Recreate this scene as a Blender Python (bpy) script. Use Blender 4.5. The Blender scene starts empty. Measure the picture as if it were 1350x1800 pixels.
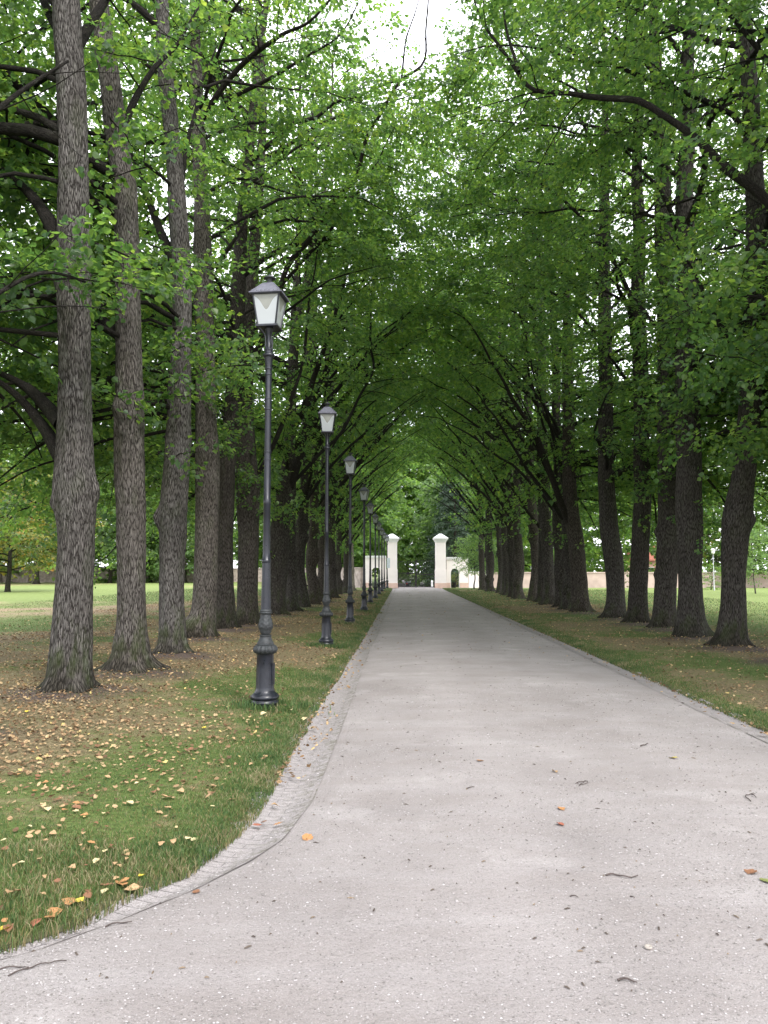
import bpy, math, random
import numpy as np
from mathutils import Matrix, Vector

random.seed(7)
RNG = np.random.default_rng(7)
PI = math.pi
scn = bpy.context.scene
COL = scn.collection

# ------------------------------------------------------------------ camera
F, CX, CY, HOR, VPX, EYE = 1352.0, 675.0, 900.0, 1004.0, 708.0, 1.6
PITCH = math.atan((HOR - CY) / F)
YAW = math.atan((VPX - CX) / F)
cam_d = bpy.data.cameras.new('camera')
cam = bpy.data.objects.new('camera', cam_d)
COL.objects.link(cam)
cam.location = (0, 0, EYE)
cam.rotation_euler = (PI / 2 + PITCH, 0, YAW)
cam_d.sensor_fit = 'VERTICAL'
cam_d.sensor_height = 36
cam_d.sensor_width = 27
cam_d.lens = 36 * F / 1800
cam_d.clip_end = 2000
scn.camera = cam
_R = np.array(Matrix.Rotation(YAW, 3, 'Z') @ Matrix.Rotation(PI / 2 + PITCH, 3, 'X'))


def ray(px, py):
    return _R @ np.array([(px - CX) / F, (CY - py) / F, -1.0])


def P(px, py, Y):
    d = ray(px, py)
    return np.array([0, 0, EYE]) + d * (Y / d[1])


def G(px, py, z=0.0):
    d = ray(px, py)
    return np.array([0, 0, EYE]) + d * ((z - EYE) / d[2])


# ------------------------------------------------------------------ noise
_T = np.random.default_rng(3).random((32, 32, 32))


def vnoise(p):
    p = np.asarray(p, float)
    i = np.floor(p).astype(int)
    f = p - i
    f = f * f * (3 - 2 * f)
    r = 0
    for a in (0, 1):
        for b in (0, 1):
            for c in (0, 1):
                w = (f[..., 0] if a else 1 - f[..., 0]) * (f[..., 1] if b else 1 - f[..., 1]) * (f[..., 2] if c else 1 - f[..., 2])
                r = r + w * _T[(i[..., 0] + a) & 31, (i[..., 1] + b) & 31, (i[..., 2] + c) & 31]
    return r


def n2(x, y, s=1.0, o=0.0):
    x, y = np.broadcast_arrays(np.asarray(x, float), np.asarray(y, float))
    return vnoise(np.stack([x * s + o, y * s + o * 1.7, np.zeros_like(x) + o * .37], -1))


def sstep(a, b, x):
    t = np.clip((np.asarray(x, float) - a) / (b - a), 0, 1)
    return t * t * (3 - 2 * t)


# ------------------------------------------------------------------ objects
def set_props(o, label=None, cat=None, group=None, kind=None):
    if label: o['label'] = label
    if cat: o['category'] = cat
    if group: o['group'] = group
    if kind: o['kind'] = kind
    return o


def link(name, data, parent=None, **kw):
    o = bpy.data.objects.new(name, data)
    COL.objects.link(o)
    if parent: o.parent = parent
    return set_props(o, **kw)


def empty(name, loc, rz=0, **kw):
    o = link(name, None, **kw)
    o.empty_display_size = .2
    o.location = loc
    o.rotation_euler = (0, 0, rz)
    return o


class MB:
    """collects vertex/face arrays, builds one mesh"""
    def __init__(s):
        s.V = []; s.F = []; s.n = 0; s.A = []; s.M = []

    def add(s, V, Fs, bark=None, mi=0):
        V = np.asarray(V, float).reshape(-1, 3)
        for f in (Fs if isinstance(Fs, list) else [Fs]):
            f = np.asarray(f, int)
            if f.size:
                s.F.append(f + s.n); s.M.append(mi)
        s.V.append(V); s.n += len(V)
        s.A.append(np.zeros((len(V), 3)) if bark is None else bark)

    def box(s, c, d, rz=0, mi=0):
        c = np.array(c, float); h = np.array(d, float) / 2
        v = np.array([[x, y, z] for z in (-1, 1) for y in (-1, 1) for x in (-1, 1)], float) * h
        if rz:
            ca, sa = math.cos(rz), math.sin(rz)
            v = v @ np.array([[ca, sa, 0], [-sa, ca, 0], [0, 0, 1]])
        f = [[0, 2, 3, 1], [4, 5, 7, 6], [0, 1, 5, 4], [2, 6, 7, 3], [0, 4, 6, 2], [1, 3, 7, 5]]
        s.add(v + c, np.array(f), mi=mi)

    def lathe(s, prof, n=24, c=(0, 0, 0), rot=0, mod=None, mi=0):
        prof = np.array(prof, float)
        a = np.arange(n) / n * 2 * PI + rot
        r = prof[:, 0][:, None] * np.ones(n)
        if mod is not None: r = mod(r, prof[:, 1][:, None], a[None, :])
        V = np.stack([r * np.cos(a), r * np.sin(a), prof[:, 1][:, None] * np.ones(n)], -1) + np.array(c)
        m = len(prof)
        i, j = np.meshgrid(np.arange(m - 1), np.arange(n), indexing='ij')
        k = (j + 1) % n
        Fq = np.stack([i * n + j, i * n + k, (i + 1) * n + k, (i + 1) * n + j], -1).reshape(-1, 4)
        s.add(V.reshape(-1, 3), [Fq, np.arange(n)[::-1][None, :], ((m - 1) * n + np.arange(n))[None, :]], mi=mi)

    def mesh(s, name, mats, smooth=False, attrs=None, bark=False, auto=None):
        me = bpy.data.meshes.new(name)
        V = np.concatenate(s.V)
        me.vertices.add(len(V))
        me.vertices.foreach_set('co', V.astype(np.float32).ravel())
        loops = np.concatenate([f.ravel() for f in s.F])
        tot = np.concatenate([np.full(len(f), f.shape[1]) for f in s.F])
        st = np.concatenate([[0], np.cumsum(tot)[:-1]])
        me.loops.add(len(loops)); me.polygons.add(len(tot))
        me.loops.foreach_set('vertex_index', loops.astype(np.int32))
        me.polygons.foreach_set('loop_start', st.astype(np.int32))
        me.polygons.foreach_set('loop_total', tot.astype(np.int32))
        if len(mats) > 1:
            me.polygons.foreach_set('material_index', np.concatenate([np.full(len(f), m) for f, m in zip(s.F, s.M)]).astype(np.int32))
        for m in mats: me.materials.append(m)
        if bark:
            at = me.attributes.new('bark', 'FLOAT_VECTOR', 'POINT')
            at.data.foreach_set('vector', np.concatenate(s.A).astype(np.float32).ravel())
        for k, v in (attrs or {}).items():
            at = me.attributes.new(k, 'FLOAT', 'POINT')
            at.data.foreach_set('value', np.asarray(v, np.float32).ravel())
        me.update(calc_edges=True)
        me.validate()
        me.polygons.foreach_set('use_smooth', np.full(len(me.polygons), bool(smooth)))
        if auto:
            me.polygons.foreach_set('use_smooth', np.full(len(me.polygons), True))
            me.set_sharp_from_angle(angle=math.radians(auto))
        me.update()
        return me


def obj(name, mb, mats, parent=None, smooth=False, attrs=None, bark=False, auto=None, **kw):
    mats = mats if isinstance(mats, (list, tuple)) else [mats]
    return link(name, mb.mesh(name, mats, smooth, attrs, bark, auto), parent, **kw)


# ------------------------------------------------------------------ materials
class NT:
    def __init__(s, name):
        s.m = bpy.data.materials.new(name); s.m.use_nodes = True
        s.t = s.m.node_tree; s.t.nodes.clear()
        s.out = s.n('ShaderNodeOutputMaterial')

    def n(s, typ, **kw):
        nd = s.t.nodes.new(typ)
        for k, v in kw.items(): setattr(nd, k, v)
        return nd

    def set(s, sock, v):
        if hasattr(v, 'is_linked') or isinstance(v, bpy.types.NodeSocket): s.t.links.new(v, sock)
        elif isinstance(v, (tuple, list)) and len(v) == 3 and sock.type == 'RGBA': sock.default_value = (*v, 1)
        else: sock.default_value = v

    def noise(s, co, scale=1, detail=4, rough=.55, dist=0, out=0):
        nd = s.n('ShaderNodeTexNoise'); s.set(nd.inputs['Vector'], co)
        nd.inputs['Scale'].default_value = scale; nd.inputs['Detail'].default_value = detail
        nd.inputs['Roughness'].default_value = rough; nd.inputs['Distortion'].default_value = dist
        return nd.outputs[out]

    def voro(s, co, scale, feature='F1', out='Distance', rand=1):
        nd = s.n('ShaderNodeTexVoronoi', feature=feature); s.set(nd.inputs['Vector'], co)
        nd.inputs['Scale'].default_value = scale; nd.inputs['Randomness'].default_value = rand
        return nd.outputs[out]

    def ramp(s, f, pts):
        nd = s.n('ShaderNodeValToRGB'); s.set(nd.inputs[0], f)
        e = nd.color_ramp.elements
        while len(e) < len(pts): e.new(.5)
        for el, (p, c) in zip(e, pts):
            el.position = p; el.color = (*c, 1) if isinstance(c, (tuple, list)) else (c, c, c, 1)
        return nd.outputs[0]

    def mix(s, f, a, b, mode='MIX'):
        nd = s.n('ShaderNodeMix', data_type='RGBA', blend_type=mode)
        s.set(nd.inputs[0], f); s.set(nd.inputs[6], a); s.set(nd.inputs[7], b)
        return nd.outputs[2]

    def math(s, op, a, b=0.0, c=None, clamp=False):
        nd = s.n('ShaderNodeMath', operation=op, use_clamp=clamp)
        s.set(nd.inputs[0], a); s.set(nd.inputs[1], b)
        if c is not None: s.set(nd.inputs[2], c)
        return nd.outputs[0]

    def mapping(s, v, scale=(1, 1, 1), loc=(0, 0, 0)):
        nd = s.n('ShaderNodeMapping'); s.set(nd.inputs[0], v)
        nd.inputs['Scale'].default_value = scale; nd.inputs['Location'].default_value = loc
        return nd.outputs[0]

    def obj_co(s): return s.n('ShaderNodeTexCoord').outputs['Object']
    def attr(s, name, out='Vector'): return s.n('ShaderNodeAttribute', attribute_name=name).outputs[out]
    def island(s): return s.n('ShaderNodeNewGeometry').outputs['Random Per Island']

    def bump(s, h, strength=.5, dist=.01):
        nd = s.n('ShaderNodeBump'); s.set(nd.inputs['Height'], h)
        nd.inputs['Strength'].default_value = strength; nd.inputs['Distance'].default_value = dist
        return nd.outputs[0]

    def bsdf(s, col, rough=.8, spec=.3, metal=0, normal=None):
        b = s.n('ShaderNodeBsdfPrincipled')
        s.set(b.inputs['Base Color'], col); s.set(b.inputs['Roughness'], rough)
        b.inputs['Specular IOR Level'].default_value = spec; b.inputs['Metallic'].default_value = metal
        if normal is not None: s.t.links.new(normal, b.inputs['Normal'])
        return b.outputs[0]

    def end(s, sh):
        s.t.links.new(sh, s.out.inputs[0]); return s.m


def mat_leaf(name, stops, trans, tfac=.45, rough=.5):
    k = NT(name)
    r = k.island()
    co = k.obj_co()
    big = k.noise(co, .55, 2)
    f = k.math('ADD', k.math('MULTIPLY', r, .62), k.math('MULTIPLY', k.math('SUBTRACT', big, .28), .8), clamp=True)
    col = k.ramp(f, stops)
    b = k.bsdf(col, rough, .5)
    tr = k.n('ShaderNodeBsdfTranslucent')
    k.set(tr.inputs[0], k.mix(1.0, col, trans, 'MULTIPLY'))
    mx = k.n('ShaderNodeMixShader'); mx.inputs[0].default_value = tfac
    k.t.links.new(b, mx.inputs[1]); k.t.links.new(tr.outputs[0], mx.inputs[2])
    return k.end(mx.outputs[0])


def mat_bark(name, hi, lo, moss=.25, sc=1.0):
    k = NT(name)
    v = k.attr('bark')
    vs = k.mapping(v, (54 * sc, 54 * sc, 7.5 * sc))
    n1 = k.noise(vs, 1, 7, .68, 1.0)
    rid = k.voro(k.mapping(v, (64 * sc, 64 * sc, 7.5 * sc)), 1, 'DISTANCE_TO_EDGE')
    h = k.math('ADD', k.math('MULTIPLY', n1, .75), k.math('MULTIPLY', rid, .9))
    fine = k.noise(k.mapping(v, (90, 90, 40)), 1, 4)
    big = k.noise(k.mapping(v, (2.2, 2.2, 1.1)), 1, 3)
    f = k.ramp(h, [(.40, 0.0), (.56, .62), (.74, 1.0)])
    col = k.mix(f, lo, hi)
    col = k.mix(k.math('MULTIPLY', k.ramp(fine, [(.55, 0.0), (.75, 1.0)]), .35), col, (hi[0] * 1.5, hi[1] * 1.5, hi[2] * 1.5))
    col = k.mix(k.math('MULTIPLY', k.ramp(big, [(.42, 0.0), (.68, 1.0)]), .45), col, k.mix(f, lo, (hi[0] * .55, hi[1] * .5, hi[2] * .45)))
    mn = k.noise(k.mapping(v, (5, 5, 2), (3, 1, 2)), 1, 5)
    z = k.n('ShaderNodeSeparateXYZ'); k.set(z.inputs[0], v)
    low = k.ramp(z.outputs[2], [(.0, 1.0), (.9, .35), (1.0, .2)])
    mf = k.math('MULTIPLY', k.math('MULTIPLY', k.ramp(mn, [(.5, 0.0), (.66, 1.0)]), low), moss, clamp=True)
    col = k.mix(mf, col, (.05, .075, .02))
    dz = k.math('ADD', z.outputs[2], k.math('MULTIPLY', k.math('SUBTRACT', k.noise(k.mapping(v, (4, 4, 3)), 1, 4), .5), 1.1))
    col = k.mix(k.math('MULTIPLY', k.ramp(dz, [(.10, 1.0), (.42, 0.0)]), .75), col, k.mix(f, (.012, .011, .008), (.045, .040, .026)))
    oi = k.n('ShaderNodeObjectInfo').outputs['Random']
    col = k.mix(1.0, col, k.ramp(oi, [(0, (.78, .76, .74)), (.5, (1, 1, 1)), (1, (1.0, .93, .86))]), 'MULTIPLY')
    lic = k.ramp(k.noise(k.mapping(v, (7, 7, 4), (5, 2, 8)), 1, 6, .7), [(.60, 0.0), (.70, 1.0)])
    col = k.mix(k.math('MULTIPLY', k.math('MULTIPLY', lic, f), .45), col, (.24, .26, .21))
    hh = k.math('ADD', h, k.math('MULTIPLY', fine, .3))
    return k.end(k.bsdf(col, .92, .15, normal=k.bump(hh, 1.0, .03)))


def mat_plain(name, col, rough=.7, spec=.3, var=.25, scale=6, bump=0, metal=0, bscale=60):
    k = NT(name)
    co = k.obj_co()
    n = k.noise(co, scale, 5)
    c = k.mix(k.ramp(n, [(.3, 0.0), (.7, 1.0)]), tuple(x * (1 - var) for x in col), tuple(min(1, x * (1 + var)) for x in col))
    nm = k.bump(k.noise(co, bscale, 5), .6, bump) if bump else None
    return k.end(k.bsdf(c, rough, spec, metal, nm))


def mat_island(name, stops, rough=.8, spec=.2, trans=0, patch=0):
    k = NT(name)
    f = k.island()
    if patch: f = k.math('ADD', k.math('MULTIPLY', f, .62), k.math('MULTIPLY', k.math('SUBTRACT', k.noise(k.obj_co(), patch, 4, .65), .30), 1.6), clamp=True)
    col = k.ramp(f, stops)
    b = k.bsdf(col, rough, spec)
    if trans:
        tr = k.n('ShaderNodeBsdfTranslucent'); k.set(tr.inputs[0], col)
        mx = k.n('ShaderNodeMixShader'); mx.inputs[0].default_value = trans
        k.t.links.new(b, mx.inputs[1]); k.t.links.new(tr.outputs[0], mx.inputs[2])
        b = mx.outputs[0]
    return k.end(b)


LEAF = mat_leaf('lime_leaf', [(0, (.027, .067, .032)), (.45, (.055, .112, .042)), (.8, (.100, .162, .048)), (1, (.18, .22, .055))], (3.2, 3.0, 1.4), .6, .42)
LEAF_FAR = mat_leaf('far_leaf', [(0, (.045, .095, .030)), (.5, (.08, .15, .042)), (1, (.14, .20, .055))], (2.9, 2.8, 1.4), .55)
LEAF_PALE = mat_leaf('pale_leaf', [(0, (.06, .11, .04)), (.5, (.10, .17, .06)), (1, (.16, .23, .07))], (2.4, 2.4, 1.5), .5)
LEAF_AUT = mat_leaf('turning_leaf', [(0, (.05, .10, .035)), (.4, (.11, .16, .04)), (.72, (.24, .22, .04)), (.9, (.32, .16, .04)), (1, (.30, .10, .03))], (1.7, 1.8, 1.2), .4)
LEAF_DARK = mat_leaf('needle_leaf', [(0, (.012, .03, .014)), (.6, (.022, .05, .022)), (1, (.04, .075, .03))], (1.6, 1.8, 1.2), .25)
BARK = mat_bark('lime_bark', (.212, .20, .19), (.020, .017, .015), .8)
BARK_SHADE = mat_bark('shaded_bark', (.118, .107, .098), (.015, .013, .011), .6)  # lime bark darkened for shade under the canopy; background trunks share it
BARK_LIMB = mat_bark('limb_bark', (.045, .040, .035), (.010, .009, .008), .3, 1.6)
BARK_LIT = mat_bark('lit_bark', (.42, .40, .37), (.15, .14, .12), .2)  # lime bark lightened, bright daylight on the last left trunk put into colour

# ------------------------------------------------------------------ road edges
LE = np.array([G(*p) for p in [(0, 1660), (130, 1620), (240, 1560), (320, 1530), (410, 1460), (465, 1390), (530, 1280), (575, 1210), (618, 1150)]])[:, :2]
LI = np.array([G(*p) for p in [(60, 1662), (200, 1612), (330, 1560), (430, 1510), (490, 1470), (545, 1400), (590, 1290), (618, 1220), (648, 1140)]])[:, :2]
_le = np.concatenate([[[-40, 1.6], [-18, 2.0], [-8, 2.35], [-4.2, 2.7], [-2.6, 3.0]], LE, [[-.98, 20], [-.97, 40], [-.98, 74], [-.98, 90]]])
_li = np.concatenate([[[-40, 1.35], [-18, 1.75], [-8, 2.1], [-4.0, 2.45], [-2.35, 2.8]], LI, [[-.66, 20], [-.66, 40], [-.66, 74], [-.66, 90]]])


def xl(y): return np.interp(y, _le[:, 1], _le[:, 0])
def xi(y): return np.interp(y, _li[:, 1], _li[:, 0])


_re = np.array([[30, -1.6], [9, -.8], [5.2, .3], [4.1, 1.6], [3.75, 3], [3.72, 8], [3.70, 30], [3.70, 74], [3.7, 90]], float)
def xr(y): return np.interp(y, _re[:, 1], _re[:, 0])
def xri(y): return xr(y) - .27


def frange(*segs):
    o = []
    for a, b, s in segs: o += list(np.arange(a, b - 1e-6, s))
    return np.array(o + [segs[-1][1]])


TREES_L = [7.2, 9.8, 11.6, 14.0, 17.4, 20.0, 21.6, 26.7, 29.6, 32.6, 35.6, 38.7, 42, 45.2, 48.6, 52, 55.5, 59, 62.6]
TREES_LX = [-4.5, -4.27, -4.1, -4.2, -4.6, -4.55, -4.25, -4.5]
TREES_R = [6.2, 8.6, 11.0, 13.3, 15.6, 17.9, 20.4, 22.5, 24.6, 28.5, 31, 33.4, 35.8, 38.3, 41, 44, 47, 50, 53, 56, 59, 62, 65]
TREES_RX = [6.8, 6.9, 6.7, 6.8, 6.6, 6.74, 6.93, 6.87, 6.76, 6.67]
_rr = random.Random(5)
tree_pos = []
for i, y in enumerate(TREES_L):
    tree_pos.append((TREES_LX[i] if i < len(TREES_LX) else -4.35 + _rr.uniform(-.25, .25), y))
NL = len(tree_pos)
for i, y in enumerate(TREES_R):
    tree_pos.append((TREES_RX[i] if i < len(TREES_RX) else 6.85 + _rr.uniform(-.25, .25), y))


def hgt(x, y):
    """lawn height"""
    x = np.asarray(x, float); y = np.asarray(y, float)
    z = .035 + .03 * (n2(x, y, .35, 5) - .5) + .02 * (n2(x, y, 1.7, 9) - .5)
    for tx, ty in tree_pos:
        if ty < 40:
            z = z + .075 * np.exp(-((x - tx) ** 2 + (y - ty) ** 2) / .75)
    return z


def lawn_z(x, y):
    """height with the drop at the gutter edges"""
    dl = xl(y) - x; dr = x - xr(y)
    d = np.where(x < 1, dl, dr)
    return -.02 + (hgt(x, y) + .02) * sstep(0, .16, d) * (.55 + .45 * sstep(.1, .9, d)) - .012 * (1 - sstep(0, .05, d))


def green(x, y):
    x = np.asarray(x, float); y = np.asarray(y, float)
    nz = n2(x, y, .55, 2) * .6 + n2(x, y, 2.1, 7) * .4
    dl = xl(y) - x
    left = .47 + .30 * (1 - sstep(.05, .5, dl)) + .6 * (1 - sstep(3.7, 5.2, y + .22 * (x + 2))) \
        + .04 * (1 - sstep(7, 9.5, y))
    far = sstep(7.5, 11, -x)
    band = .5 + .45 * np.exp(-((y - 23) / 3.5) ** 2) + .75 * sstep(36, 46, y) - .1 * np.exp(-((y - 31) / 3) ** 2)
    left = left * (1 - far) + np.where(y > 8, band, .8) * far
    left = left + .28 * sstep(60, 68, y)
    dr = x - xr(y)
    right = .45 + .36 * (1 - sstep(.05, .6, dr)) + .42 * sstep(3.8, 7, dr) + .25 * sstep(30, 50, y)
    g = np.where(x < 1, left, right)
    return np.clip(g + (nz - .5) * 1.15, 0, 1)


# ------------------------------------------------------------------ ground materials
def mat_lawn():
    k = NT('lawn_ground')
    co = k.obj_co()
    g = k.attr('green', 'Fac')
    fine = k.noise(co, 24, 6, .8)
    mid = k.noise(co, 5, 5, .6)
    lit = k.ramp(k.noise(co, 26, 6, .8), [(.34, (.05, .041, .026)), (.48, (.14, .114, .066)), (.58, (.25, .198, .115)), (.68, (.42, .335, .2))])
    grs = k.ramp(fine, [(.3, (.035, .052, .018)), (.5, (.085, .125, .035)), (.7, (.165, .205, .07))])
    dry = k.ramp(fine, [(.2, (.09, .078, .040)), (.8, (.27, .23, .125))])
    f = k.math('ADD', k.math('MULTIPLY', k.math('SUBTRACT', g, .5), 1.25), k.math('ADD', mid, k.math('MULTIPLY', k.math('SUBTRACT', fine, .5), .9)), clamp=True)
    col = k.mix(k.ramp(f, [(.25, 0.0), (.6, 1.0)]), lit, dry)
    col = k.mix(k.ramp(f, [(.45, 0.0), (.75, 1.0)]), col, grs)
    sl = k.attr('soil', 'Fac')
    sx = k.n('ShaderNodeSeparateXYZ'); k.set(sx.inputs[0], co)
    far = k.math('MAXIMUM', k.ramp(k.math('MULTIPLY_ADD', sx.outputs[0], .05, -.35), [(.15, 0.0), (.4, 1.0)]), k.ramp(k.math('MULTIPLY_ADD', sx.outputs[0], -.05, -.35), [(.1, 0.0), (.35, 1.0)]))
    col = k.mix(k.math('MULTIPLY', far, .8), col, k.mix(1.0, col, (2.15, 1.9, 2.2), 'MULTIPLY'))  # sunlight on the outer lawns put into their ground colour
    col = k.mix(sl, col, k.ramp(fine, [(.2, (.055, .042, .036)), (.8, (.15, .115, .10))]))
    return k.end(k.bsdf(col, .95, .1, normal=k.bump(k.math('ADD', fine, k.noise(co, 60, 3)), .8, .02)))


def mat_road():
    k = NT('gravel')
    co = k.obj_co()
    base = k.ramp(k.noise(co, .8, 6, .65), [(.32, (.232, .210, .203)), (.68, (.345, .318, .311))])
    xyz = k.n('ShaderNodeSeparateXYZ'); k.set(xyz.inputs[0], co)
    wob = k.math('ADD', xyz.outputs[0], k.math('MULTIPLY', k.noise(co, .35, 3), .8))
    trk = k.math('ABSOLUTE', k.math('SUBTRACT', k.math('ABSOLUTE', k.math('SUBTRACT', wob, 1.85)), .85))
    base = k.mix(k.math('MULTIPLY', k.ramp(trk, [(.05, 1.0), (.38, 0.0)]), .3), base, (.375, .345, .338))
    st = k.noise(k.mapping(co, (.9, 5, 1)), .6, 7, .68)
    base = k.mix(k.math('MULTIPLY', k.ramp(st, [(.35, 1.0), (.62, 0.0)]), .6), base, (.25, .222, .210))
    base = k.mix(k.ramp(k.noise(co, 1.3, 6, .65), [(.56, 0.0), (.75, .4)]), base, (.50, .47, .46))
    gr = k.noise(co, 130, 4, .75)
    base = k.mix(k.ramp(gr, [(.34, .6), (.47, 0.0)]), base, (.15, .136, .13))
    base = k.mix(k.ramp(gr, [(.57, 0.0), (.72, .5)]), base, (.50, .475, .468))
    v = k.voro(co, 46)
    base = k.mix(k.ramp(v, [(.10, .8), (.17, 0.0)]), base, k.ramp(k.voro(co, 46, out='Color'), [(.2, (.15, .135, .125)), (.6, (.28, .262, .256)), (.9, (.38, .36, .355))]))
    v2 = k.voro(co, 9)
    base = k.mix(k.ramp(v2, [(.02, .6), (.045, 0.0)]), base, (.13, .11, .10))
    h = k.math('ADD', k.math('MULTIPLY', gr, .6), k.math('ADD', k.math('MULTIPLY', k.noise(co, 40, 4), .8), k.math('MULTIPLY', k.ramp(v, [(.0, 1.0), (.2, 0.0)]), .6)))
    return k.end(k.bsdf(base, .95, .15, normal=k.bump(h, .9, .014)))


def mat_gutter():
    k = NT('gutter_stone')
    co = k.obj_co()
    br = k.n('ShaderNodeTexBrick'); k.set(br.inputs['Vector'], k.attr('guv'))
    br.inputs['Scale'].default_value = 1; br.inputs['Brick Width'].default_value = .19; br.inputs['Row Height'].default_value = .075
    br.inputs['Mortar Size'].default_value = .008; br.inputs['Mortar Smooth'].default_value = .6
    br.inputs['Color1'].default_value = (.27, .255, .262, 1); br.inputs['Color2'].default_value = (.21, .20, .207, 1); br.inputs['Mortar'].default_value = (.14, .128, .125, 1)
    dust = k.ramp(k.noise(co, 3, 6, .65), [(.35, .78), (.5, 1.0)])
    fine = k.noise(co, 120, 4, .7)
    dcol = k.ramp(fine, [(.3, (.19, .172, .17)), (.5, (.315, .289, .286)), (.7, (.43, .40, .395))])
    col = k.mix(dust, br.outputs[0], dcol)
    gfac = k.attr('moss', 'Fac')
    gn = k.math('MULTIPLY', gfac, k.ramp(k.noise(co, 16, 5, .7), [(.42, 0.0), (.62, .8)]))
    col = k.mix(gn, col, (.115, .108, .07))
    v = k.voro(co, 30)
    col = k.mix(k.ramp(v, [(.06, .7), (.12, 0.0)]), col, (.15, .13, .115))
    h = k.math('ADD', k.math('MULTIPLY', k.n('ShaderNodeMath', operation='MULTIPLY').outputs[0], 0), k.math('ADD', k.math('MULTIPLY', br.outputs[1], -1.2), k.math('MULTIPLY', fine, .7)))
    h = k.math('ADD', k.math('MULTIPLY', h, .6), k.noise(co, 25, 5))
    return k.end(k.bsdf(col, .93, .15, normal=k.bump(h, .8, .02)))


M_LAWN, M_ROAD, M_GUT = mat_lawn(), mat_road(), mat_gutter()


def grid(mb, X, Y, Z):
    n, m = X.shape
    i, j = np.meshgrid(np.arange(n - 1), np.arange(m - 1), indexing='ij')
    Fq = np.stack([i * m + j, i * m + j + 1, (i + 1) * m + j + 1, (i + 1) * m + j], -1).reshape(-1, 4)
    mb.add(np.stack([X, Y, Z], -1).reshape(-1, 3), Fq)


# wide ground sheet
def far_drop(x, y): return -1.05 * sstep(80, 112, y) * (1 - sstep(14, 26, np.abs(x - 1))) * (1 - sstep(135, 190, y))
gx = frange((-400, -60, 20), (-60, 60, 3), (60, 400, 20)); gy = frange((-60, 60, 8), (60, 200, 3), (200, 700, 25))
GX, GY = np.meshgrid(gx, gy)
mb = MB(); grid(mb, GX, GY, -.09 + far_drop(GX, GY))
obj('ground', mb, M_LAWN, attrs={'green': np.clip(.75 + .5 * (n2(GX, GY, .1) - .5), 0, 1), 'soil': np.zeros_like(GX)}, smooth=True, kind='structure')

# left and right lawn
ys = frange((1.62, 9, .06), (9, 30, .25), (30, 73.4, .7))
off = np.concatenate([frange((0, .3, .03), (.3, 1, .1), (1, 9, .3), (9, 30, 1.5), (30, 170, 10))])
for side in (-1, 1):
    yy = ys if side < 0 else frange((-1.5, 16, .12), (16, 40, .4), (40, 73.4, .8))
    E = (xl if side < 0 else xr)(yy)
    D, YY = np.meshgrid(off, yy)
    rag = .035 * (n2(np.zeros_like(yy), yy, 5, 3 + side) - .5) + .05 * (n2(np.zeros_like(yy), yy, 1.3, 8 + side) - .5)
    X = E[:, None] + side * D - side * rag[:, None] * np.exp(-D / .3)
    Z = lawn_z(X, YY)
    soil = np.zeros_like(X)
    for tx, ty in tree_pos:
        if ty < 45:
            rr = np.hypot((X - tx) * .8, YY - ty) + .35 * (n2(X, YY, 2.5, 4) - .5)
            soil = np.maximum(soil, 1 - sstep(.45, .95, rr))
    soil = np.maximum(soil, .7 * (1 - sstep(.0, .09, D)))
    mb = MB(); grid(mb, X, YY, Z)
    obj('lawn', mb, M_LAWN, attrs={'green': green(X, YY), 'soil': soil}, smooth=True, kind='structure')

# gravel road
ry = frange((-14, 1.4, .5), (1.4, 12, .08), (12, 74, .4), (74, 79, .5))
def road_l(y): return np.where(y < 1.35, -40, xi(np.maximum(y, 1.35)))
def road_r(y): return np.where(y < -1.6, 30, xri(np.maximum(y, -1.6)))
t = np.linspace(0, 1, 41)
XR = road_l(ry)[:, None] * (1 - t) + road_r(ry)[:, None] * t
YR = np.repeat(ry[:, None], 41, 1)
def road_z(x, y):
    dl = x - road_l(y); dr = road_r(y) - x
    d = np.minimum(dl, dr)
    return .035 * sstep(0, 1.3, d) + .008 * (n2(x, y, 1.1, 4) - .5) - .022 * (1 - sstep(0, .14, d))
mb = MB(); grid(mb, XR, YR, road_z(XR, YR)); obj('road', mb, M_ROAD, smooth=True, kind='structure')
# drive beyond the gate
dy = frange((79, 190, 3)); t = np.linspace(-1, 1, 7)
XD = 1.25 + t[None, :] * 2.9 * np.ones((len(dy), 1)); YD = np.repeat(dy[:, None], 7, 1)
mb = MB(); grid(mb, XD, YD, np.maximum(far_drop(XD, YD) - .03, -2) + .02 * (1 - sstep(79, 84, YD)))
obj('drive', mb, M_ROAD, smooth=True, kind='structure')
# gutters
for side in (-1, 1):
    gyy = frange((1.64, 12, .05), (12, 74, .4)) if side < 0 else frange((-1.4, 16, .08), (16, 74, .4))
    A, B = (xl(gyy) - .06, road_l(gyy) + .03) if side < 0 else (road_r(gyy) - .03, xr(gyy) + .06)
    t = np.linspace(0, 1, 15)
    X = A[:, None] * (1 - t) + B[:, None] * t
    Y = np.repeat(gyy[:, None], 15, 1)
    prof = -.045 * np.sin(t * PI) - .012
    Z = prof[None, :] + .010 * (n2(X, Y, 9, 2) - .5)
    mb = MB(); grid(mb, X, Y, Z)
    s = np.concatenate([[0], np.cumsum(np.hypot(np.diff(A), np.diff(gyy)))])
    me = mb.mesh('gutter', [M_GUT], True, {'moss': np.repeat((t if side < 0 else 1 - t)[None, :] ** 2.5, len(gyy), 0)})
    at = me.attributes.new('guv', 'FLOAT_VECTOR', 'POINT')
    at.data.foreach_set('vector', np.stack([np.abs(X - A[:, None]) * 1.0 + .02, np.repeat(s[:, None], 15, 1), 0 * X], -1).astype(np.float32).ravel())
    link('gutter', me, kind='structure')


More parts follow.
